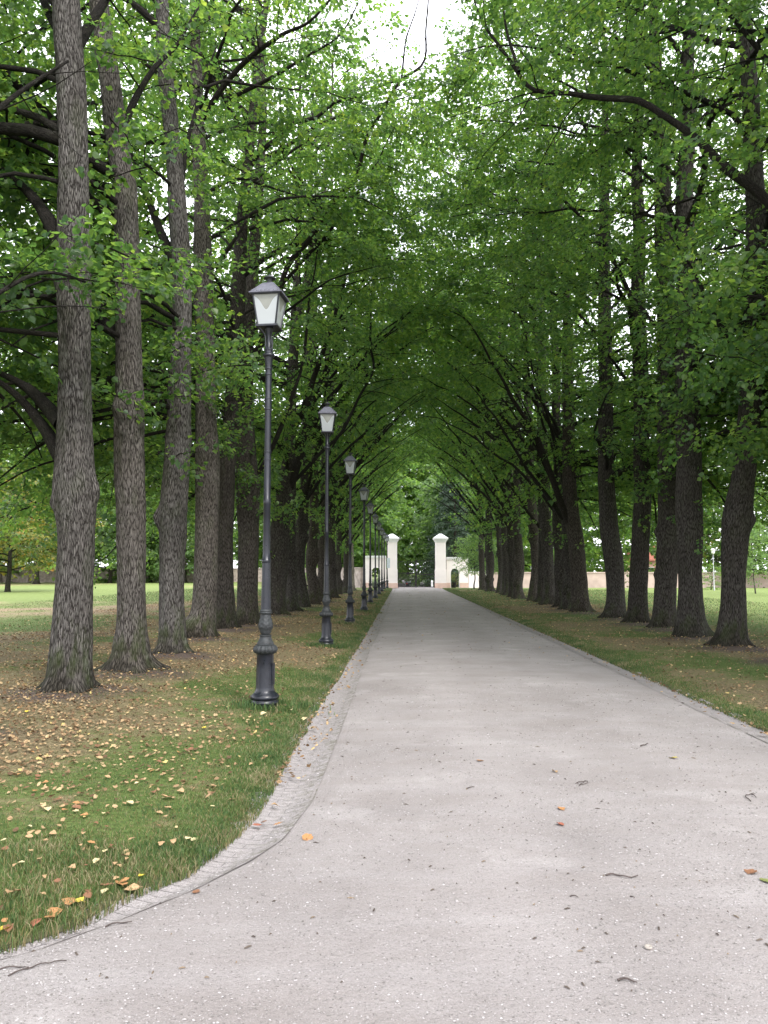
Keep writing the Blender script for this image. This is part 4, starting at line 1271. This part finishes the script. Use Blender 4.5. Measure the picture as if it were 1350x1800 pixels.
# white post past the gate, sign on the last lamp, planter in the arch, lawn lamp, house
b = MB(); b.lathe([(.09, -.9), (.09, .42), (.12, .44), (.12, .5), (.07, .56), (.0, .6)], 16)
o = obj('bollard', b, CAPM, smooth=False, auto=40, label='small white bollard beside the drive behind the right leaf of the gate', cat='bollard'); o.location = ((759 - VPX) / F * 79, 79, .08)
r = empty('notice_board', (LAMP_X[9] + .12, LAMP_Y[9] - .12, 1.9), label='small pale notice board fixed on the last lamp at the gate', cat='sign')
b = MB(); b.box((0, 0, .45), (.30, .025, .92)); obj('panel', b, mat_plain('notice_grey', (.55, .6, .64), .5, .4, .2, 7), r)
b = MB(); b.box((0, .03, .2), (.2, .04, .04)); b.box((0, .03, .75), (.2, .04, .04)); obj('clamp', b, GIRON, r)
r = empty('planter', (gxp(798), GYW + 1.0, -.05), label='dark planter with yellow-green leaves in the right arch', cat='planter')
b = MB(); b.lathe([(.22, 0), (.26, .5), (.28, .56), (.24, .56), (.22, .5)], 14); obj('pot', b, GIRON, r, auto=40)
rg = np.random.default_rng(9)
fb = build_foliage(np.stack([rg.normal(0, .15, 40), rg.normal(0, .15, 40), rg.uniform(.55, 1.3, 40)], -1), rg.uniform(0, 6.28, 40), rg.normal(.3, .5, 40), rg.normal(0, .3, 40), rg.uniform(.4, .7, 40), 'far', rg)
obj('foliage', fb, LEAF_AUT, r)
r = empty('lawn_lamp', ((1247 - VPX) / F * 63, 63, 0), label='slim pale lamp post before the dark shrub on the right', cat='lamp post')
b = MB(); b.lathe([(.06, -.1), (.06, .4), (.035, .45), (.03, 3.0)], 12); obj('post', b, mat_plain('grey_post', (.4, .42, .42), .5, .4, .1, 5), r, auto=40)
b = MB(); b.lathe([(.03, 3.0), (.12, 3.05), (.15, 3.3), (.2, 3.34), (.0, 3.45)], 12); obj('head', b, CAPM, r, auto=40)
hx = (1144 - VPX) / F * 96
r = empty('house', (hx, 96, -.1), label='small pink house with a reddish roof beyond the right lawn', cat='house')
HP = mat_plain('pink_render', (.72, .44, .38), .9, .15, .06, 1.5)
RT = mat_plain('red_tiles', (.33, .13, .09), .85, .15, .25, 6, .02)
b = MB(); b.box((0, 0, 1.5), (5, 6, 3.0)); obj('wall', b, HP, r)
b = MB(); b.add([[-2.8, -3.3, 2.95], [2.8, -3.3, 2.95], [2.8, 3.3, 2.95], [-2.8, 3.3, 2.95], [-2.8, 0, 4.9], [2.8, 0, 4.9]], [np.array([[3, 2, 1, 0], [0, 1, 5, 4], [2, 3, 4, 5]]), np.array([[1, 2, 5], [3, 0, 4]])]); obj('roof', b, RT, r)
for x in (-1.4, 1.2):
    b = MB(); b.box((x, -3.02, 1.6), (.9, .06, 1.2)); w = obj('window', b, CAPM, r)
    b = MB(); b.box((x, -3.05, 1.6), (.74, .02, 1.04)); obj('pane', b, CGL, w)

# ------------------------------------------------------------------ grass, leaf litter, gravel
GRASS = mat_island('grass_blade', [(0, (.034, .072, .030)), (.3, (.055, .110, .038)), (.6, (.088, .152, .044)), (.76, (.14, .185, .06)), (.87, (.24, .21, .11)), (1, (.32, .27, .16))], .55, .3, .35, patch=1.6)
DRYG = mat_island('dry_blade', [(0, (.05, .075, .02)), (.4, (.10, .11, .035)), (.7, (.20, .165, .07)), (1, (.30, .24, .13))], .7, .2, .3)


def blades(name, mat, x, y, h, w, rng, label_kind='stuff'):
    n = len(x)
    z = lawn_z(x, y)
    a = rng.uniform(0, 2 * PI, n); lean = rng.uniform(.1, .75, n) * h; b = rng.uniform(0, 2 * PI, n)
    sx, sy = np.cos(a) * w / 2, np.sin(a) * w / 2
    lx, ly = np.cos(b) * lean, np.sin(b) * lean
    p = np.stack([x, y, z - .008], -1)
    V = np.stack([p + np.stack([-sx, -sy, 0 * x], -1), p + np.stack([sx, sy, 0 * x], -1),
                  p + np.stack([sx * .8 + lx * .35, sy * .8 + ly * .35, h * .6], -1), p + np.stack([-sx * .8 + lx * .35, -sy * .8 + ly * .35, h * .6], -1),
                  p + np.stack([lx, ly, h * rng.uniform(.75, 1.05, n)], -1)], 1)
    i = np.arange(n) * 5
    mb = MB(); mb.add(V.reshape(-1, 3), [np.stack([i, i + 1, i + 2, i + 3], -1), np.stack([i + 3, i + 2, i + 4], -1)])
    obj(name, mb, mat, kind=label_kind)


def scatter(n, x0, x1, y0, y1, rng, power=1.0):
    """more points near the camera"""
    u = rng.random(n)
    y = y0 * (y1 / y0) ** u if power else y0 + (y1 - y0) * u
    w = rng.random(n)
    return x0 + (x1 - x0) * w, y


g = np.random.default_rng(21)
# foreground left
x, y = scatter(430000, -8.5, -.9, 2.6, 13, g)
dl = xl(y) - x
gr = green(x, y)
clump = n2(x, y, 5, 3)
keep = (dl > -.02 - .05 * clump) & (x > -y * .62 - .6) & (g.random(len(x)) < np.clip(gr * 1.2 - .12 + .9 * (clump - .5), .08, 1))
x, y, gr, dl = x[keep], y[keep], gr[keep], dl[keep]
fr = 1 - sstep(3.4, 5.2, y)
h = (.014 + .012 * gr + .055 * fr * gr * np.clip(1.9 * n2(x, y, 3.2, 6) - .35, 0, 1.4)) * g.uniform(.5, 1.35, len(x)) + .015 * (dl < .12) * gr
w = .0026 + .00042 * y
fresh = g.random(len(x)) < gr * .62 + .02
blades('grass', GRASS, x[fresh], y[fresh], h[fresh], w[fresh], g)
blades('dry_grass', DRYG, x[~fresh], y[~fresh], h[~fresh] * .8, w[~fresh], g)
# ragged edges and middle distance, both verges
xs, yv = [], []
for side in (-1, 1):
    yy = 4 * (70 / 4) ** g.random(60000)
    d = np.abs(g.normal(0, .35, len(yy))) - .03
    xs.append((xl(yy) - d) if side < 0 else (xr(yy) + d)); yv.append(yy)
for side in (-1, 1):
    yy = 8 * (66 / 8) ** g.random(90000)
    d = g.random(len(yy)) ** 1.2 * (14 if side > 0 else 18)
    xs.append((xl(yy) - d) if side < 0 else (xr(yy) + d)); yv.append(yy)
x = np.concatenate(xs); y = np.concatenate(yv)
gr = green(x, y); cl = n2(x, y, 2.5, 8)
kp = g.random(len(x)) < np.clip(gr * 1.2 - .2 + .5 * (cl - .5), .03, 1)
x, y, gr = x[kp], y[kp], gr[kp]
h = (.013 + .022 * gr) * g.uniform(.6, 1.4, len(x)) * (1 + y / 60); w = .003 + .0005 * y
fresh = g.random(len(x)) < gr * .9 + .1
blades('grass', GRASS, x[fresh], y[fresh], h[fresh], w[fresh], g)
blades('dry_grass', DRYG, x[~fresh], y[~fresh], h[~fresh], w[~fresh], g)
# longer tufts round the lamp feet
xs, yv = [], []
for lx, ly in list(zip(LAMP_X, LAMP_Y))[:5]:
    n = 900; a = g.uniform(0, 2 * PI, n); rr = .16 + np.abs(g.normal(0, .13, n))
    xs.append(lx + rr * np.cos(a) * 1.4 + .08); yv.append(ly + rr * np.sin(a))
x = np.concatenate(xs); y = np.concatenate(yv)
blades('grass', GRASS, x, y, g.uniform(.04, .13, len(x)), .006 + .0004 * y, g)

# leaf litter
LIT = [(0, (.09, .055, .032)), (.3, (.18, .11, .06)), (.6, (.30, .20, .11)), (.85, (.42, .30, .17)), (.95, (.48, .36, .20)), (1, (.52, .40, .15))]
M_LIT = mat_island('dry_leaf', LIT, .75, .2, .15)


def litter(x, y, sz, rng, zf=lawn_z, name='leaf_litter', mat=None):
    n = len(x)
    LV = np.array([[0, -.5, .05], [.34, -.1, .12], [.22, .3, .02], [0, .55, .14], [-.26, .28, .1], [-.36, -.12, .0]])
    B = rot_basis(rng.uniform(0, 2 * PI, n), rng.normal(0, .3, n), rng.normal(0, .4, n))
    curl = rng.uniform(.3, 2.2, n)
    L = LV[None] * np.stack([np.ones(n), np.ones(n), curl], -1)[:, None, :]
    V = np.einsum('nij,nkj->nki', B, L) * sz[:, None, None] + np.stack([x, y, zf(x, y) + .012 + sz * .15], -1)[:, None, :]
    i = np.arange(n) * 6
    mb = MB(); mb.add(V.reshape(-1, 3), [np.stack([i, i + 1, i + 2, i + 3], -1), np.stack([i, i + 3, i + 4, i + 5], -1)])
    obj(name, mb, mat or M_LIT, kind='stuff')


x, y = scatter(150000, 0, 1, 3.2, 60, g)
side = g.random(len(x)) < .68
d = g.random(len(x)) ** .8 * np.where(side, 11, 9)
x = np.where(side, xl(y) - d, xr(y) + d)
pn = n2(x, y, .5, 12) * .6 + n2(x, y, 1.8, 2) * .4
pr = np.clip(.86 - .8 * green(x, y) + 1.2 * (pn - .5), .05, 1) * np.where(side, 1, 1.1) * np.where(y < 5.5, .35, 1) * np.where(d < .3, .3, 1)
kp = g.random(len(x)) < pr
x, y = x[kp], y[kp]
litter(x, y, g.uniform(.018, .047, len(x)) * (1 + y / 60), g)
# leaves in the gutters and far along the road
yy = 6 * (70 / 6) ** g.random(900); e = g.random(900)
xx = np.where(g.random(900) < .6, xl(yy) + .02 + .3 * e ** 2, xr(yy) - .02 - .25 * e ** 2)
litter(xx, yy, g.uniform(.03, .055, 900), g, lambda a, b: -.03 + 0 * a)
yy = g.uniform(14, 70, 260); xx = g.uniform(-.5, 3.3, 260)
litter(xx, yy, g.uniform(.03, .06, 260), g, road_z)

# single fallen leaves that show as such
def leaf_mesh(seed, mat):
    r = np.random.default_rng(seed)
    n = 7; t = np.linspace(0, 1, n)
    half = .40 * np.sin(np.pi * np.clip(t, 0, 1) ** .75) ** .8 * (1 + .12 * r.normal(size=n)); half[0] = .03; half[-1] = .01
    cu = r.uniform(.1, .5); cv = r.uniform(-.3, .5)
    V = []
    for k in range(n):
        for s in (-1, -.5, 0, .5, 1):
            V.append([s * half[k], t[k] - .5, .06 + cu * (s * half[k]) ** 2 * 2.2 + cv * (t[k] - .5) ** 2 + .02 * r.normal()])
    i, j = np.meshgrid(np.arange(n - 1), np.arange(4), indexing='ij')
    Fq = np.stack([i * 5 + j, i * 5 + j + 1, (i + 1) * 5 + j + 1, (i + 1) * 5 + j], -1).reshape(-1, 4)
    V = np.array(V); V[:, 2] -= V[:, 2].min()
    mb = MB(); mb.add(V, Fq)
    tube(mb, np.array([[0, -.5, .06 - V[:, 2].min() * 0], [.02, -.62, .05], [.06, -.72, .03]]), np.full(3, .012), 4, 0)
    return mb.mesh('fallen_leaf', [mat], True)


LC = {k: mat_plain('leaf_' + k, c, .65, .25, .25, 9, .004) for k, c in {'orange': (.37, .19, .08), 'tan': (.40, .26, .14), 'yellow': (.50, .40, .06), 'brown': (.20, .10, .055), 'reddish': (.30, .11, .07), 'cream': (.55, .46, .26), 'green': (.16, .18, .06)}.items()}
LMESH = {k: [leaf_mesh(s + 7 * i, m) for s in range(3)] for i, (k, m) in enumerate(LC.items())}


def put_leaf(px, py, colr, size, label, group=None, z=None, xy=None):
    p = G(px, py) if xy is None else np.array([*xy, 0])
    x, y = p[:2]
    if z is None:
        z = float(road_z(x, y)) if (x > float(road_l(np.array(y))) and x < float(road_r(np.array(y)))) else (float(lawn_z(x, y)) + .02 if (x < xl(y) or x > xr(y)) else -.03)
    o = link('fallen_leaf', random.choice(LMESH[colr]), label=label, cat='leaf', group=group)
    o.location = (x, y, z + .004); o.rotation_euler = (random.uniform(-.25, .25), random.uniform(-.25, .25), random.uniform(0, 6.28))
    o.scale = (size,) * 3
    return o


for a in [
    (540, 1474, 'orange', .085, 'bright orange leaf alone on the gravel near the curve of the drain'), (844, 1346, 'orange', .075, 'orange leaf in the middle of the gravel road'),
    (1183, 1341, 'yellow', .085, 'yellow leaf on the right half of the gravel road'), (985, 1461, 'reddish', .06, 'small curled reddish leaf on the middle right gravel'),
    (986, 1432, 'orange', .06, 'thin orange leaf just above the curled reddish leaf'), (975, 1366, 'tan', .055, 'tan leaf scrap left of the tangled twig'),
    (1320, 1546, 'brown', .07, 'brown leaf near the right picture edge on the gravel'), (1347, 1562, 'green', .07, 'greenish leaf cut by the right picture edge'),
    (1343, 1286, 'tan', .09, 'tan leaf in the right-hand drain at the picture edge'), (344, 1570, 'brown', .05, 'small brown leaf on the gravel below the drain curve'),
    (120, 1598, 'orange', .085, 'broad orange leaf at the grass edge, lower left'), (138, 1595, 'yellow', .06, 'small amber leaf touching the broad orange leaf'), (95, 1617, 'orange', .08, 'orange leaf in the drain, lowest on the left'),
    (65, 1630, 'reddish', .06, 'reddish leaf half under the grass, far lower left'), (232, 1562, 'tan', .08, 'tan leaf on the drain edge below the long grass'), (212, 1560, 'orange', .08, 'orange brown leaf at the drain edge beside the tan leaf'),
    (184, 1568, 'brown', .07, 'brown leaf at the foot of the long grass'), (453, 1443, 'reddish', .06, 'reddish leaf in the drain bend, left one of a pair'), (463, 1438, 'brown', .055, 'brown leaf in the drain bend, right one of a pair'),
    (488, 1441, 'orange', .055, 'small orange leaf in the middle of the drain bend'), (482, 1409, 'tan', .055, 'tan leaf higher in the drain bend'), (536, 1264, 'cream', .085, 'cream leaf at the drain edge right of the nearest lamp'),
    (511, 1254, 'cream', .08, 'cream leaf in the tuft right of the nearest lamp foot'), (463, 1262, 'cream', .08, 'pale leaf just below the nearest lamp foot'),
]: put_leaf(*a)
# leaves on the near grass
gl = 'fallen leaves lying in the near grass'
cnt = 0
names = {'tan': 'tan curled leaf fallen in the near grass left of the drain', 'orange': 'orange brown leaf fallen in the near grass left of the drain', 'brown': 'dark brown leaf fallen in the near grass left of the drain', 'cream': 'pale cream leaf fallen in the near grass left of the drain', 'yellow': 'yellow leaf fallen in the near grass left of the drain'}
while cnt < 200:
    y = 3.4 * (9.5 / 3.4) ** random.random(); x = float(xl(y)) - .06 - random.random() ** 1.1 * (y * .62 - 1.0)
    if x < -y * .56: continue
    c = random.choices(list(names), [.5, .16, .22, .10, .02])[0]
    put_leaf(0, 0, c, random.uniform(.03, .06), names[c], gl, xy=(x, y), z=float(lawn_z(x, y)) + (.03 if y < 4.6 else .012)); cnt += 1

# twigs
TWIG = mat_plain('twig_bark', (.075, .06, .055), .9, .15, .3, 40)
def twig(pts, r, label, fork=None, name='twig'):
    mb = MB()
    for pl in [pts] + (fork or []):
        q = []
        for px, py in pl:
            p = G(px, py); q.append([p[0], p[1], float(road_z(p[0], p[1])) + r * .9])
        q = catmull(np.array(q), .02)
        q[:, 2] += .006 * np.abs(np.sin(np.arange(len(q)) * .7))
        tube(mb, q, np.linspace(r, r * .5, len(q)), 6, .12)
    V = np.concatenate(mb.V); c = V.mean(0); c[2] = V[:, 2].min()
    mb.V = [v - c for v in mb.V]
    o = obj(name, mb, TWIG, smooth=True, label=label, cat='twig'); o.location = c


twig([(14, 1721), (50, 1708), (80, 1699), (117, 1695)], .004, 'long thin twig on the gravel in the lower left corner', [[(0, 1707), (30, 1705), (50, 1708)]])
twig([(185, 1627), (205, 1625), (232, 1625)], .005, 'short straight twig on the gravel below the grass edge')
twig([(1065, 1553), (1078, 1552), (1090, 1554), (1105, 1557), (1122, 1555)], .006, 'wavy dark twig across the gravel, lower right')
twig([(1012, 1387), (1022, 1384), (1033, 1384), (1027, 1389), (1015, 1388)], .004, 'tangled little twig in the middle of the gravel', [[(1018, 1391), (1030, 1382)]])
twig([(1320, 1418), (1312, 1412), (1312, 1408), (1322, 1405), (1328, 1404)], .005, 'forked curling twig near the right picture edge', [[(1322, 1405), (1330, 1411)]])
twig([(1126, 1320), (1132, 1319), (1139, 1316)], .008, 'short thick twig on the right half of the road')
twig([(1002, 1590), (1010, 1591), (1017, 1593)], .004, 'tiny twig left below the wavy twig')
twig([(1108, 1590), (1113, 1592), (1116, 1595)], .004, 'tiny twig right below the wavy twig')
twig([(1086, 1744), (1098, 1743), (1110, 1745), (1120, 1750)], .006, 'reddish twig lowest on the gravel', name='twig')
twig([(820, 1395), (828, 1394), (834, 1393)], .005, 'small straight twig left of the tangled twig')
mb = MB(); mb.lathe([(.012, 0), (.017, .006), (.016, .012), (.010, .011), (.007, .006)], 14)
o = obj('acorn_cup', mb, mat_plain('nut_shell', (.3, .27, .24), .8, .2, .2, 90), smooth=True, label='empty round nut cup on the gravel in the lower right', cat='nut cup'); p = G(1140, 1684); o.location = (p[0], p[1], float(road_z(p[0], p[1])))

# gravel grains and dark bits
PEB = mat_island('pebbles', [(0, (.13, .12, .112)), (.4, (.24, .225, .215)), (.8, (.32, .298, .292)), (1, (.40, .38, .375))], .9, .2)
n = 90000
y = 2.3 * (11 / 2.3) ** g.random(n); x = g.uniform(-.56, .54, n) * y * 1.0 + .05
ok = (x > road_l(y) - .1) & (x < road_r(y)) & (g.random(n) < .35 + .9 * n2(x, y, 1.2, 3) - .1)
x, y = x[ok], y[ok]; n = len(x)
sz = (.0018 + .0042 * g.random(n) ** 3 + .003 * (g.random(n) < .03)) * (.8 + y / 14)
oct_ = np.array([[1, 0, 0], [0, 1, 0], [-1, 0, 0], [0, -1, 0], [0, 0, .8], [.1, 0, -.5]])
jit = 1 + .45 * (g.random((n, 6, 1)) - .5)
a = g.uniform(0, 6.28, n); c, s = np.cos(a), np.sin(a)
V = oct_[None] * jit * np.stack([1.25 + 0 * sz, .85 + 0 * sz, .75 + 0 * sz], -1)[:, None, :]
V = np.stack([V[..., 0] * c[:, None] - V[..., 1] * s[:, None], V[..., 0] * s[:, None] + V[..., 1] * c[:, None], V[..., 2]], -1) * sz[:, None, None]
V += np.stack([x, y, np.where(x > road_l(y), road_z(x, y), -.02) + sz * .25], -1)[:, None, :]
i = np.arange(n)[:, None, None] * 6
Fq = (np.array([[0, 1, 4], [1, 2, 4], [2, 3, 4], [3, 0, 4], [1, 0, 5], [2, 1, 5], [3, 2, 5], [0, 3, 5]])[None] + i).reshape(-1, 3)
mb = MB(); mb.add(V.reshape(-1, 3), Fq); obj('gravel_grains', mb, PEB, kind='stuff')
n = 800
y = 3 * (40 / 3) ** g.random(n); x = road_l(y) * (1 - (u := g.random(n))) + road_r(y) * u
ok = np.abs(x) < y * .6
x, y = x[ok], y[ok]; n = len(x)
L = (.004 + .016 * g.random(n) ** 3) * (.8 + y / 16); a = g.uniform(0, 6.28, n)
d = np.stack([np.cos(a) * L, np.sin(a) * L, 0 * L], -1); e = np.stack([-np.sin(a), np.cos(a), 0 * a], -1) * (.002 + L * .12)[:, None]
p = np.stack([x, y, road_z(x, y) + .004], -1)
V = np.stack([p - d - e, p + d - e, p + d + e, p - d + e, p + np.array([0, 0, .006])], 1)
i = np.arange(n)[:, None, None] * 5
mb = MB(); mb.add(V.reshape(-1, 3), (np.array([[0, 1, 4], [1, 2, 4], [2, 3, 4], [3, 0, 4]])[None] + i).reshape(-1, 3))
obj('bark_crumbs', mb, mat_island('crumbs', [(0, (.04, .03, .025)), (.7, (.10, .08, .065)), (1, (.2, .15, .1))]), kind='stuff')

# ------------------------------------------------------------------ light
SUN_EL, SUN_AZ = math.radians(46), math.radians(148)      # azimuth from +y, negative = to the left
w = bpy.data.worlds.new('World'); scn.world = w; w.use_nodes = True
nt = w.node_tree; nt.nodes.clear()
out = nt.nodes.new('ShaderNodeOutputWorld'); bg = nt.nodes.new('ShaderNodeBackground')
sky = nt.nodes.new('ShaderNodeTexSky'); sky.sky_type = 'NISHITA'; sky.sun_disc = False
sky.sun_elevation = SUN_EL; sky.sun_rotation = SUN_AZ; sky.air_density = 1.2; sky.dust_density = 3.0
tc = nt.nodes.new('ShaderNodeTexCoord'); nz = nt.nodes.new('ShaderNodeTexNoise'); nz.inputs['Scale'].default_value = 2.2; nz.inputs['Detail'].default_value = 6
nt.links.new(tc.outputs['Generated'], nz.inputs['Vector'])
rp = nt.nodes.new('ShaderNodeValToRGB'); rp.color_ramp.elements[0].position = .3; rp.color_ramp.elements[0].color = (.55, .55, .55, 1); rp.color_ramp.elements[1].position = .6
nt.links.new(nz.outputs[0], rp.inputs[0])
mx = nt.nodes.new('ShaderNodeMix'); mx.data_type = 'RGBA'
nt.links.new(rp.outputs[0], mx.inputs[0]); nt.links.new(sky.outputs[0], mx.inputs[6]); mx.inputs[7].default_value = (9.1, 9.2, 9.8, 1)
nt.links.new(mx.outputs[2], bg.inputs[0]); bg.inputs[1].default_value = .15
nt.links.new(bg.outputs[0], out.inputs[0])
sd = bpy.data.lights.new('sun', 'SUN'); sd.energy = 1.3; sd.angle = math.radians(10); sd.color = (1, .97, .93)
so = bpy.data.objects.new('sun', sd); COL.objects.link(so)
dirv = Vector((math.sin(SUN_AZ) * math.cos(SUN_EL), math.cos(SUN_AZ) * math.cos(SUN_EL), math.sin(SUN_EL)))
so.rotation_euler = dirv.to_track_quat('Z', 'Y').to_euler()

vs = scn.view_settings
scn.display_settings.display_device = 'sRGB'
vs.view_transform = 'Standard'; vs.look = 'None'; vs.gamma = 1; vs.exposure = 1.38
try: vs.use_curve_mapping = False
except Exception: pass
cy = scn.cycles
cy.max_bounces = 10; cy.diffuse_bounces = 6; cy.glossy_bounces = 2; cy.transmission_bounces = 6; cy.transparent_max_bounces = 4
cy.use_denoising = True
cy.sample_clamp_indirect = 6
